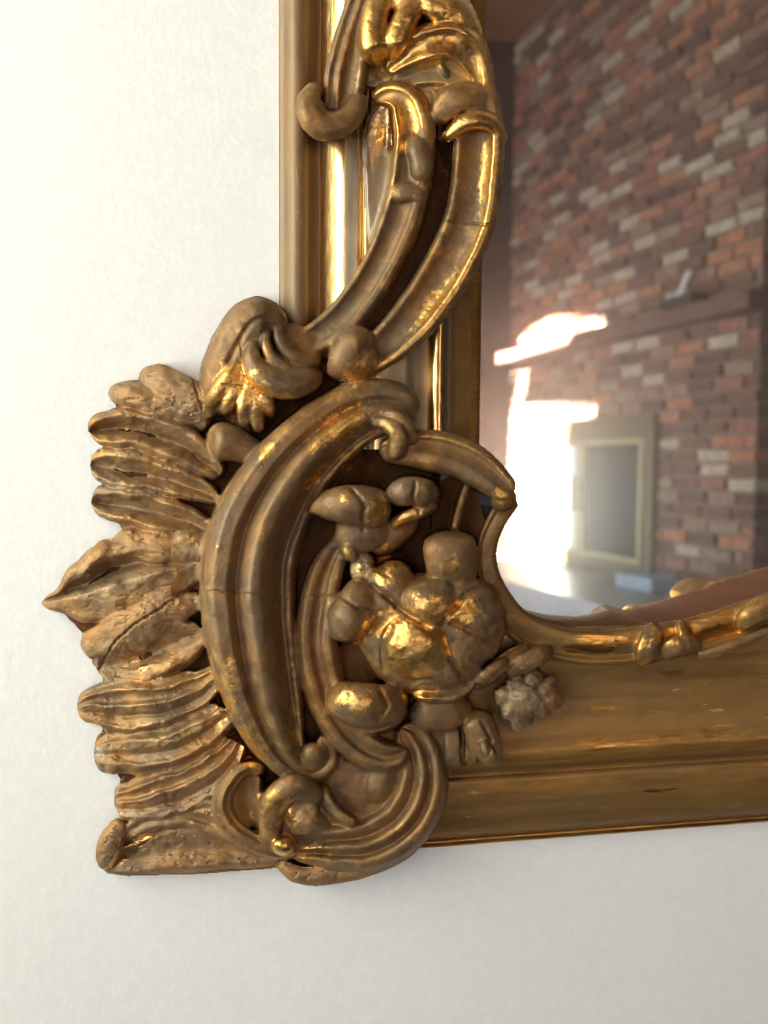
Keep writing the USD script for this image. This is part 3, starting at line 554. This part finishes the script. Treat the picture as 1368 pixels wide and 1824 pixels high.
# leaf ornaments on the lip
carve('lip_leaf', [(1150, 1186, 92, 8), (1152, 1158, 102, 18), (1160, 1126, 100, 16), (1150, 1112, 92, 6)], FLATR, 24, caps=(8, 8))
carve('lip_leaf', [(1180, 1170, 94, 8), (1206, 1150, 104, 18), (1232, 1148, 100, 14), (1244, 1160, 92, 6)], FLATR, 24, caps=(8, 8), gild=.1)
carve('lip_leaf', [(1212, 1106, 92, 5), (1218, 1130, 102, 8), (1240, 1150, 98, 6)], ROUND, 24, caps=(6, 6), gild=.1)
carve('lip_leaf', [(1318, 1122, 96, 8), (1336, 1098, 106, 18), (1370, 1082, 104, 22), (1410, 1090, 96, 10)], ROUND, 28, caps=(8, 8), gild=.2)
carve('lip_leaf', [(1240, 1166, 90, 6), (1300, 1152, 96, 10), (1370, 1122, 96, 9), (1420, 1104, 92, 6)], ROUND, 24, caps=(8, 8), gild=.05)

# --- fruit and buds in the middle
carve('bud', [(551, 910, 120, 3), (562, 906, 122, 12), (584, 901, 126, 26), (620, 898, 128, 34), (656, 902, 124, 36), (698, 912, 114, 24)], ROUND, 50, caps=(5, 16), gild=.05, label='pointed fruit bud with a pale tip')
carve('bud', [(692, 892, 116, 14), (722, 876, 124, 25), (756, 878, 122, 25), (778, 892, 112, 12)], ROUND, 44, caps=(12, 14))
carve('bud_lip', [(696, 938, 106, 8), (724, 920, 116, 12), (752, 908, 118, 12), (776, 896, 112, 7)], ROUND, 34, caps=(8, 8), gild=.2)
blob('bud_base', (644, 946, 98), (52, 40, 30), -20, amp=3, gild=.06)
blob('bud_base', (700, 950, 90), (52, 26, 26), -35, amp=3, gild=.02)
carve('stalk', [(612, 968, 106, 8), (622, 984, 110, 12), (634, 1000, 106, 8)], ROUND, 30, caps=(6, 6), gild=.15)
blob('gesso_chip', (645, 1012, 98), (22, 30, 16), 8, M_GESSO, amp=4, scale=9)
carve('knob', [(798, 944, 104, 34), (800, 976, 118, 47), (804, 1010, 116, 46), (806, 1050, 106, 34)], FLATR, 54, caps=(18, 16), gild=-.02, label='dark rounded knob with flaked yellow paint')
blob('knob_flake', (800, 1014, 116), (30, 30, 14), 0, M_GESSO, amp=4, scale=8, gild=.3)
blob('boss', (760, 1128, 92), (122, 110, 62), 0, amp=6, sub=5, scale=34)
blob('boss_bump', (768, 1076, 122), (50, 46, 34), 0, amp=4, sub=5, label='small rounded bump with worn reddish gold at the top of the boss')
blob('boss_bump', (742, 1150, 120), (64, 58, 42), 15, amp=4, sub=5, label='bright gold-leafed bump at the front of the boss')
blob('boss_bump', (826, 1108, 108), (72, 84, 44), -10, amp=5)
blob('boss_bump', (692, 1062, 104), (48, 66, 38), 14, amp=6)
blob('boss_bump', (800, 1176, 108), (58, 46, 42), 0, amp=4)
carve('bud', [(654, 1030, 104, 18), (640, 1066, 114, 34), (622, 1104, 120, 37), (594, 1136, 114, 8)], ROUND, 50, caps=(14, 10), gild=.05)
carve('bud', [(586, 1232, 112, 12), (608, 1244, 122, 33), (650, 1256, 126, 40), (694, 1252, 120, 34), (726, 1238, 108, 12)], ROUND, 56, caps=(14, 18), gild=.05, label='egg-shaped bud lying across the inner scroll')
carve('bud_lip', [(640, 1300, 104, 6), (666, 1296, 112, 10), (700, 1280, 110, 12), (722, 1256, 104, 8)], ROUND, 30, caps=(6, 8), gild=.08)
carve('leaf', [(730, 1232, 108, 10), (756, 1230, 118, 20), (800, 1230, 116, 20), (846, 1204, 106, 8)], CHANNEL, 34, caps=(8, 10), gild=.16)
carve('leaf', [(732, 1258, 96, 14), (766, 1268, 104, 32), (806, 1266, 102, 30), (834, 1246, 92, 14)], FLATR, 44, caps=(12, 14))
carve('leaf', [(842, 1226, 98, 5), (872, 1200, 106, 15), (908, 1170, 104, 14), (940, 1148, 94, 5)], CHANNEL, 34, caps=(6, 6), gild=.08)
carve('leaf', [(904, 1204, 96, 5), (934, 1180, 104, 18), (962, 1166, 102, 16), (978, 1150, 92, 6)], FLATR, 34, caps=(6, 6), gild=.06)
carve('leaf', [(846, 1214, 108, 5), (862, 1204, 114, 11), (886, 1186, 112, 9), (904, 1176, 106, 4)], ROUND, 24, caps=(5, 5), gild=.2)
for k, (x, y, r) in enumerate(((902, 1240, 24), (924, 1222, 24), (950, 1216, 24), (974, 1228, 24), (984, 1248, 20), (962, 1256, 26), (936, 1266, 26), (910, 1264, 22), (936, 1242, 26))):
    blob('petal', (x, y, 84+(k == 8)*10), (r, r*0.8, 20), k*47, M_GESSO if k in (0, 7, 8) else M_BRONZE, amp=5.5, scale=11)
carve('petal', [(914, 1268, 88, 12), (920, 1290, 86, 10), (924, 1304, 80, 5)], ROUND, 20, M_GESSO, (5, 5), amp=3)
carve('bud', [(842, 1262, 88, 10), (852, 1290, 98, 29), (866, 1324, 98, 28), (884, 1366, 88, 9)], ROUND, 40, caps=(12, 10), gild=.02)
carve('bud_lip', [(858, 1318, 112, 5), (868, 1336, 116, 10), (880, 1352, 110, 6)], ROUND, 20, caps=(5, 5), gild=.12)
carve('leaf', [(806, 1282, 80, 8), (806, 1320, 86, 15), (808, 1366, 80, 14)], FLATR, 30, caps=(8, 5), gild=.08)
carve('leaf', [(836, 1300, 78, 6), (836, 1330, 82, 9), (838, 1362, 76, 8)], FLATR, 30, caps=(8, 5), gild=.08)
blob('boss_bump', (640, 1180, 84), (50, 44, 26), 0, M_DARK, amp=5)  # filler coloured dark in place of the shaded gap

# --- bottom volute
blob('volute_body', (650, 1405, 52), (124, 116, 26), 0, M_BRONZE, amp=5, sub=5)
carve('volute_back', [(752, 1270, 62, 24), (772, 1320, 66, 24), (784, 1390, 64, 20)], FLATR, 40, caps=(14, 10))
carve('volute_rings', [(712, 1296, 84, 26), (744, 1336, 90, 40), (752, 1388, 93, 46), (738, 1440, 94, 49), (696, 1486, 93, 50), (636, 1508, 90, 46), (574, 1510, 84, 36), (516, 1520, 74, 15)],
      prof([(-1, -.9), (-.94, -.25), (-.8, .18), (-.6, .30), (-.44, .20), (-.36, -.08), (-.28, -.10), (-.2, .12), (-.02, .30), (.16, .16), (.26, -.14), (.34, -.18), (.46, .02), (.66, .12), (.86, -.12), (1, -.6)]), 66, caps=(20, 14), K=64, amp=2.5, gild=[.02, 0, 0, .02, .06, .1], label='scroll of concentric rings at the lower edge of the corner')
blob('volute_cup', (676, 1396, 76), (26, 36, 20), 20, amp=3)
carve('cup_rim', [(576, 1398, 92, 5), (584, 1424, 98, 9), (604, 1450, 100, 9), (636, 1466, 98, 7)], ROUND, 40, caps=(6, 8), gild=.16)
carve('hollow', [(608, 1350, 62, 20), (616, 1390, 58, 30), (640, 1420, 58, 26)], FLATR, 40, M_DARK, (10, 10), gild=-.2)
carve('volute_lip', [(498, 1536, 58, 8), (530, 1558, 60, 14), (600, 1556, 60, 17), (672, 1538, 62, 16), (736, 1502, 66, 13), (776, 1452, 70, 9), (792, 1400, 72, 5)], ROUND, 50, M_SHELL, caps=(8, 8), gild=.06)
carve('hook_scroll', [(478, 1508, 96, 14), (482, 1464, 102, 20), (492, 1424, 108, 24), (520, 1404, 112, 24), (552, 1410, 108, 19), (562, 1434, 100, 9)], ROUND, 54, caps=(12, 12), gild=.05)
blob('hook_fill', (536, 1456, 84), (32, 34, 18), 0, M_GILT, amp=5, scale=12, gild=-.08)
carve('side_scroll', [(470, 1376, 92, 10), (436, 1370, 96, 12), (408, 1396, 98, 15), (396, 1436, 98, 16), (414, 1474, 98, 17), (456, 1502, 98, 17), (504, 1516, 92, 14), (530, 1520, 84, 8)], RIDGE, 54, caps=(10, 12), gild=.1)
blob('hook_fill', (520, 1480, 72), (70, 44, 20), 0, M_BRONZE, amp=4)
carve('side_hollow', [(452, 1372, 84, 20), (440, 1420, 82, 30), (458, 1470, 84, 26)], CHANNEL, 44, M_BRONZE, (10, 10))
blob('gold_bead', (504, 1508, 106), (20, 16, 14), 20, M_GILT, amp=3, scale=8, gild=.2)
# --- corner foot
carve('foot_leaf', [(184, 1546, 34, 9), (250, 1526, 44, 30), (340, 1512, 50, 36), (430, 1518, 48, 26), (498, 1530, 42, 6)], prof([(-1, -.2), (-.8, .18), (-.4, .04), (0, -.1), (.4, .1), (.75, .14), (1, -.3)]), 46, M_SHELL, (6, 8), amp=3, K=34, fine=1.1)
carve('foot_leaf', [(222, 1490, 52, 10), (262, 1464, 62, 20), (320, 1454, 66, 20), (376, 1466, 66, 18), (430, 1500, 62, 8)], TWO, 46, M_SHELL, (8, 10), amp=3, gild=.05, fine=1.1)
carve('foot_strip', [(214, 1551, 24, 7), (300, 1550, 24, 8), (400, 1545, 24, 8), (500, 1537, 24, 8)], FLATR, 20, M_RAILB, (4, 4), gild=.25, amp=.8)
carve('foot_tip', [(222, 1462, 46, 10), (200, 1496, 50, 20), (190, 1526, 46, 17), (188, 1550, 38, 8)], ROUND, 44, M_SHELL, (8, 8), amp=2.5)
carve('foot_leaf', [(350, 1446, 72, 6), (374, 1440, 78, 13), (398, 1462, 76, 12), (414, 1486, 72, 6)], CHANNEL, 34, M_SHELL, (6, 6), gild=.12)

CRACKS = [([(768, 1120), (720, 1090), (660, 1040)], 12, 2.6), ([(786, 1112), (830, 1060), (868, 1040)], 12, 2.6), ([(790, 1130), (800, 1170), (830, 1216)], 12, 2.6), ([(700, 1116), (680, 1150), (684, 1200)], 10, 2.4), ([(800, 1108), (850, 1130), (884, 1150)], 9, 2.4), ([(620, 862), (650, 900), (646, 946)], 7, 2.0), ([(742, 858), (736, 890), (750, 918)], 6, 1.8), ([(676, 1222), (690, 1258), (672, 1292)], 7, 2.0), ([(860, 1286), (874, 1318), (872, 1350)], 6, 1.8), ([(606, 1060), (634, 1082), (660, 1084)], 6, 1.8), ([(786, 392), (830, 398), (878, 402)], 4, 0.8), ([(358, 1052), (420, 1056), (500, 1066), (560, 1062)], 3.5, 0.8), ([(176, 1196), (200, 1150), (240, 1112), (300, 1074), (344, 1044)], 7, 0.9),
          ([(430, 612), (434, 660), (440, 680), (462, 706)], 3, 0.8), ([(396, 684), (434, 690)], 2.5, 0.8), ([(540, 1062), (600, 1060)], 3, .8), ([(344, 668), (350, 700), (362, 730)], 5, .9)]
GILDS = [(690, 1016, 34, 40, 10, .58), (744, 1156, 58, 50, 0, .95), (768, 1084, 56, 30, 0, .55), (690, 1110, 46, 30, 0, .55), (810, 1088, 50, 40, 0, .36), (612, 880, 26, 18, 0, .3), (676, 900, 18, 26, 0, .6),
         (616, 830, 16, 10, 0, .5), (604, 756, 70, 34, -35, .42), (640, 664, 30, 22, 0, .6), (430, 700, 50, 70, -20, .46), (895, 885, 22, 22, 0, .6), (720, 926, 24, 12, -20, .6), (640, 1136, 18, 14, 0, .6),
         (640, 1250, 46, 30, 20, .32), (745, 1235, 40, 18, 0, .55), (505, 1505, 22, 18, 0, .8), (230, 1515, 56, 12, -38, .7), (1150, 1180, 26, 14, 0, .5), (700, 225, 34, 60, 10, .5), (736, 205, 26, 50, 0, .5),
         (806, 1010, 22, 30, 0, .5), (640, 1018, 18, 26, 0, .35), (480, 800, 30, 14, -40, .4), (560, 850, 40, 12, -50, .4), (800, 600, 40, 16, -40, .4), (868, 300, 18, 90, 5, .5), (780, 540, 24, 90, 40, .45), (1250, 1120, 140, 30, -12, .42), (1060, 1150, 70, 24, 0, .42),
         (770, 60, 130, 90, 0, .42), (400, 1250, 24, 90, 10, .35), (440, 1340, 30, 60, -30, .42), (490, 1440, 40, 40, 0, .4), (250, 1180, 60, 24, 0, .3), (560, 1520, 60, 20, 0, .3)]
BOLES = [(585, 655, 26, 14, 35, .8), (172, 795, 8, 14, -20, .9), (176, 860, 6, 22, 0, .6), (262, 790, 34, 14, 10, .5), (520, 1180, 22, 150, 5, .5), (560, 900, 30, 60, 30, .4), (825, 975, 16, 14, 0, .7), (780, 1040, 70, 26, 0, .35), (130, 1108, 40, 8, 32, .7), (820, 1180, 14, 10, 0, .3), (980, 1310, 20, 16, 0, .4)]
GESSOS = [(180, 1345, 10, 24, 0, .8), (206, 1392, 20, 14, 20, .8), (195, 1260, 30, 8, -20, .5), (300, 1390, 10, 8, 0, .6), (255, 1516, 14, 8, -20, .7), (330, 1490, 30, 5, 0, .6), (556, 722, 14, 5, -30, .7), (384, 818, 16, 6, -30, .6), (640, 690, 26, 5, 10, .6), (806, 1016, 14, 12, 0, .25), (646, 1012, 16, 22, 0, .25), (934, 1258, 34, 26, 0, .2), (668, 1400, 12, 14, 0, .4), (230, 1450, 20, 8, 0, .6)]
finish_relief(CRACKS, GILDS, BOLES, GESSOS)

# ------------------------------------------------------------------ the room seen in the glass (built where it stands, behind the camera)
YG = -GLASS_H*S
def flip(v): v = np.array(v, float); v[..., 1] = 2*YG - v[..., 1]; return v
def at_depth(px, py, Zd): d = ray(np.float64(px), np.float64(py)); return EYE + d*Zd
Lp = flip(at_depth(905, 828, 4.05)); Rp = flip(at_depth(1345, 828, 2.60))
ud = (Rp-Lp); ud[2] = 0; LEN = np.linalg.norm(ud); ud /= LEN       # along the chimney face, far end to near end
nd = np.array([ud[1], -ud[0], 0.0])
if nd @ (EYE-Lp) < 0: nd = -nd                                     # outward, into the room
O = np.array([Lp[0], Lp[1], 0.0])
def on_face(px, py, off=0.0):
    """point of the reflected chimney face (offset off outward) seen at a pixel -> (u, z)"""
    d = ray(np.float64(px), np.float64(py)); d = d*np.array([1, -1, 1]); e = EYE*np.array([1, -1, 1]) + np.array([0, 2*YG, 0])
    t = ((O+nd*off-e) @ nd)/(d @ nd); q = e+d*t
    return np.array([(q-O) @ ud, q[2]])
FLOOR, CEIL = -1.45, 2.17
def to_world(uvz): uvz = np.asarray(uvz, float); return O + uvz[..., :1]*ud + uvz[..., 1:2]*nd + uvz[..., 2:]*np.array([0, 0, 1.0])
HAND = np.cross(ud, nd)[2] > 0
def ubox(u0, u1, n0, n1, z0, z1, jit=0.0, r=None):
    b = trimesh.creation.box([1, 1, 1]); v = (np.array(b.vertices)+0.5)*[u1-u0, n1-n0, z1-z0]+[u0, n0, z0]
    if jit: v += np.array([[r.uniform(-jit, jit) for _ in range(3)] for _ in v])
    f = np.array(b.faces)
    return to_world(v), (f if HAND else f[:, ::-1])

M_MORTAR = simple('mortar', (0.215, 0.155, 0.120), 0.9)
BR = [simple(f'brick_{k}', c, 0.85, vary=0.32, scale=45.0, bump=0.4) for k, c in (('brown', (0.18, 0.098, 0.068)), ('dark', (0.13, 0.080, 0.062)), ('orange', (0.40, 0.185, 0.105)), ('red', (0.30, 0.135, 0.095)), ('rose', (0.30, 0.180, 0.135)), ('cream', (0.46, 0.39, 0.29)), ('tan', (0.29, 0.215, 0.155)))]
WT = [22, 15, 16, 13, 12, 12, 11]
chim = thing('brick_chimney', 'old brick chimney with fireplace seen reflected in the mirror glass', 'chimney')
obj('core', ubox(0.006, LEN-0.006, -1.0, -0.012, FLOOR, CEIL), M_MORTAR, chim)
# fireplace opening
a, b = on_face(952, 1045), on_face(1172, 742)
fu0, fu1, fz1 = on_face(948, 800)[0], on_face(1174, 800)[0], on_face(1110, 742)[1]
fz0 = on_face(1110, 1022)[1]
mz0, mz1 = on_face(1150, 588, 0.08)[1], on_face(1150, 561, 0.08)[1]
PITCH_Z, BL, J = 0.0505, 0.138, 0.013
bricks = []
def course(uA, uB, z, row, place):
    off = (row % 2)*0.5*BL + rng.uniform(-.012, .012)
    u = uA - off
    while u < uB:
        l = BL + rng.uniform(-.014, .014)
        s, e = max(u, uA), min(u+l-J, uB)
        if e-s > 0.025: place(s, e, z)
        u += l
row = 0; z = FLOOR
while z < CEIL-0.05:
    def place(s, e, z):
        segs = [(s, e)]
        if z+PITCH_Z > fz0-0.3 and z < fz1: segs = [(max(s, x), min(e, y)) for x, y in ((-1, fu0), (fu1, 9)) if min(e, y)-max(s, x) > 0.02]
        for s2, e2 in segs:
            pr = rng.uniform(-.004, .006)
            bricks.append((s2, e2, z+0.5*J, z+PITCH_Z-0.5*J, pr, rng.choices(range(7), WT)[0]))
    course(0.0, LEN, z, row, place); row += 1; z += PITCH_Z
def pix(p):
    """pixel where a real point appears in the glass"""
    q = flip(p)-EYE; return CX+FPX*(q @ R)/(q @ F), CY-FPX*(q @ U)/(q @ F)
scored = []
for bk in bricks:
    c = to_world(np.array([(bk[0]+bk[1])/2, 0, (bk[2]+bk[3])/2])); x, y = pix(c)
    vis = 880 < x < 1390 and -40 < y < 1120
    scored.append((vis, -((bk[1]-bk[0])*200/np.linalg.norm(flip(c)-EYE)**2), bk))
seen = sorted([s for s in scored if s[0]], key=lambda s: s[1]); rest = [s for s in scored if not s[0]] + seen[298:]
for _, _, k in seen[:298]:
    obj('brick', ubox(k[0], k[1], -0.10, k[4], k[2], k[3], 0.003, rng), BR[k[5]], chim)
for c in range(7):
    ms = [trimesh.Trimesh(*ubox(k[0], k[1], -0.10, k[4], k[2], k[3], 0.003, rng), process=False) for _, _, k in rest if k[5] == c]
    if ms: tag(obj('more_bricks', trimesh.util.concatenate(ms), BR[c], chim), kind='stuff')
# bricks of the near return of the chimney (dark, facing the mirror wall)
ms = []; z = FLOOR; row = 0
while z < CEIL-0.05:
    for i in range(7):
        n1 = -0.002 - i*BL - (row % 2)*0.08
        ms.append(trimesh.Trimesh(*ubox(LEN-0.05, LEN+0.004+rng.uniform(-.003, .003), n1-BL+J, n1, z+J/2, z+PITCH_Z-J/2, 0.002, rng), process=False))
    z += PITCH_Z; row += 1
tag(obj('return_bricks', trimesh.util.concatenate(ms), BR[0], chim), kind='stuff')
M_MANTEL = simple('mantel_brick', (0.15, 0.090, 0.066), 0.8, scale=30, bump=0.5)
obj('mantel_shelf', ubox(-0.05, LEN+0.02, -0.02, 0.08, mz0, mz1), M_MANTEL, chim)
M_HEARTH = simple('hearth_slate', (0.20, 0.22, 0.23), 0.35, scale=12)
obj('hearth_slab', ubox(fu0-0.35, LEN, 0.0, 0.55, fz0-0.10, fz0-0.004), M_HEARTH, chim)
M_BRASS = simple('aged_brass', (0.34, 0.31, 0.16), 0.45, 0.5, scale=60)
M_BRASSD = simple('dark_brass', (0.13, 0.105, 0.05), 0.5, 0.5, scale=60)
M_PANE = mat('smoked_pane', {'p': ('principled_bsdf', {'base_color': (0.022, 0.027, 0.031), 'roughness': 0.12})})
M_PALE = mat('glare_pane', {'p': ('principled_bsdf', {'base_color': (0.55, 0.60, 0.58), 'roughness': 0.25})})  # left door pane coloured pale to carry the sun glare
M_SOOT = simple('soot', (0.03, 0.028, 0.026), 0.9)
obj('firebox', ubox(fu0, fu1, -0.40, -0.02, fz0, fz1), M_SOOT, chim)
T = 0.045
surround = obj('fireplace_surround', trimesh.util.concatenate([trimesh.Trimesh(*ubox(*q), process=False) for q in (
    (fu0, fu1, -0.02, 0.03, fz1-0.09, fz1), (fu0, fu0+T, -0.02, 0.03, fz0, fz1-0.09), (fu1-T, fu1, -0.02, 0.03, fz0, fz1-0.09), (fu0+T, fu1-T, -0.02, 0.03, fz0, fz0+0.05))]), M_BRASSD, chim)
mid = (fu0+fu1)/2
for s, e in ((fu0+T+.004, mid-.004), (mid+.004, fu1-T-.004)):
    d = obj('fireplace_door', trimesh.util.concatenate([trimesh.Trimesh(*ubox(*q), process=False) for q in (
        (s, e, 0.0, 0.04, fz1-0.116, fz1-0.094), (s, s+0.020, 0.0, 0.04, fz0+0.076, fz1-0.116), (e-0.020, e, 0.0, 0.04, fz0+0.076, fz1-0.116), (s, e, 0.0, 0.04, fz0+0.054, fz0+0.076))]), M_BRASS, chim)
    obj('pane', ubox(s+0.020, e-0.020, 0.012, 0.02, fz0+0.076, fz1-0.116), M_PALE if s < mid-.01 else M_PANE, d)
    obj('handle', ubox((e-0.022) if e < mid+.01 else (s+0.008), (e-0.008) if e < mid+.01 else (s+0.022), 0.04, 0.065, (fz0+fz1)/2-0.08, (fz0+fz1)/2+0.08), M_BRASS, d)
# things on the mantel and on the hearth
M_CARD = simple('pale_card', (0.72, 0.74, 0.68), 0.6, vary=0.08); M_BLK = simple('black_block', (0.02, 0.018, 0.018), 0.5)
q0, q1 = on_face(1190, 560, 0.05), on_face(1246, 560, 0.05)
blk = obj('stand', ubox(q0[0], q1[0], 0.015, 0.09, mz1+0.001, mz1+0.036), M_BLK); tag(blk, 'small black stand on the mantel shelf holding a pale card', 'stand')
c0, c1 = on_face(1203, 552, 0.05), on_face(1234, 492, 0.05)
cv = np.array([[c0[0], .045, mz1+0.038], [c0[0]+0.024, .045, mz1+0.038], [c0[0]+0.058, .03, c1[1]+0.03], [c0[0]+0.036, .03, c1[1]+0.03]])
cv = np.vstack([cv, cv+[0, .008, 0]]); cf = np.array([[0, 1, 2, 3], [7, 6, 5, 4], [0, 4, 5, 1], [1, 5, 6, 2], [2, 6, 7, 3], [3, 7, 4, 0]])
tag(obj('card', (to_world(cv), cf), M_CARD), 'pale slanted card leaning on the black stand above the fireplace', 'card')
q0, q1 = on_face(1112, 1052, 0.2), on_face(1175, 1052, 0.2)
tag(obj('box', ubox(q0[0], q1[0], 0.12, 0.24, fz0, fz0+0.05), simple('blue_box', (0.22, 0.36, 0.5), 0.5)), 'small blue-white box lying on the grey hearth slab', 'box')
# rest of the room in view in the glass: dark back wall, wooden ceiling; unseen sun-mask wall added on the left
M_BACK = simple('back_wall_brown', (0.075, 0.050, 0.042), 0.85, scale=6)
bw = np.array([[Lp[0]-1.65, Lp[1]-0.03, FLOOR], [Lp[0]+0.6, Lp[1]-0.03, FLOOR], [Lp[0]+0.6, Lp[1]-0.03, CEIL], [Lp[0]-1.65, Lp[1]-0.03, CEIL]])
tag(obj('wall_back', (bw, np.array([[3, 2, 1, 0]])), M_BACK), 'dark brown wall beside the chimney', 'wall', kind='structure')
M_CEIL = simple('ceiling_wood', (0.20, 0.085, 0.045), 0.6, scale=5)
ce = np.array([[LEFT_X-0.1, 0.0, CEIL], [2.5, 0.0, CEIL], [2.5, -5.0, CEIL], [LEFT_X-0.1, -5.0, CEIL]])
tag(obj('ceiling', (ce, np.array([[0, 1, 2, 3]])), M_CEIL), 'reddish brown wooden ceiling above the chimney', 'ceiling', kind='structure')
# added unseen wall: openings cut to shape the sun patches on the chimney
def sunback(u, z, off=0.0):
    p = to_world(np.array([u, off, z])); t = (p[0]-LEFT_X)/SUN[0]; q = p-SUN*t; return (q[1], q[2])
holes = []
def opening(pixels, off):
    holes.append(Polygon([sunback(*on_face(x, y, off), off) for x, y in pixels]))
opening([(884, 606), (1034, 570), (1010, 612), (884, 650)], 0.08)
opening([(925, 600), (940, 580), (985, 553), (1082, 550), (1078, 592), (925, 620)], 0.0)
opening([(916, 648), (936, 648), (928, 702), (1058, 702), (1058, 744), (1018, 750), (1012, 1002), (990, 1016), (935, 1022), (932, 1095), (905, 1080), (880, 1040), (900, 760)], 0.03)
wl = Polygon([(-5.0, FLOOR), (0.0, FLOOR), (0.0, CEIL), (-5.0, CEIL)])
for hpoly in holes: wl = wl.difference(hpoly.buffer(0))
e = trimesh.creation.extrude_polygon(wl, 0.06, engine='earcut')
v = np.array(e.vertices); v = np.stack([LEFT_X - v[:, 2], v[:, 0], v[:, 1]], 1)
tag(obj('sun_mask_wall', (v, np.array(e.faces)[:, ::-1]), M_WALL), 'added unseen white side wall with openings cut to shape the sun patches', 'wall', kind='structure')
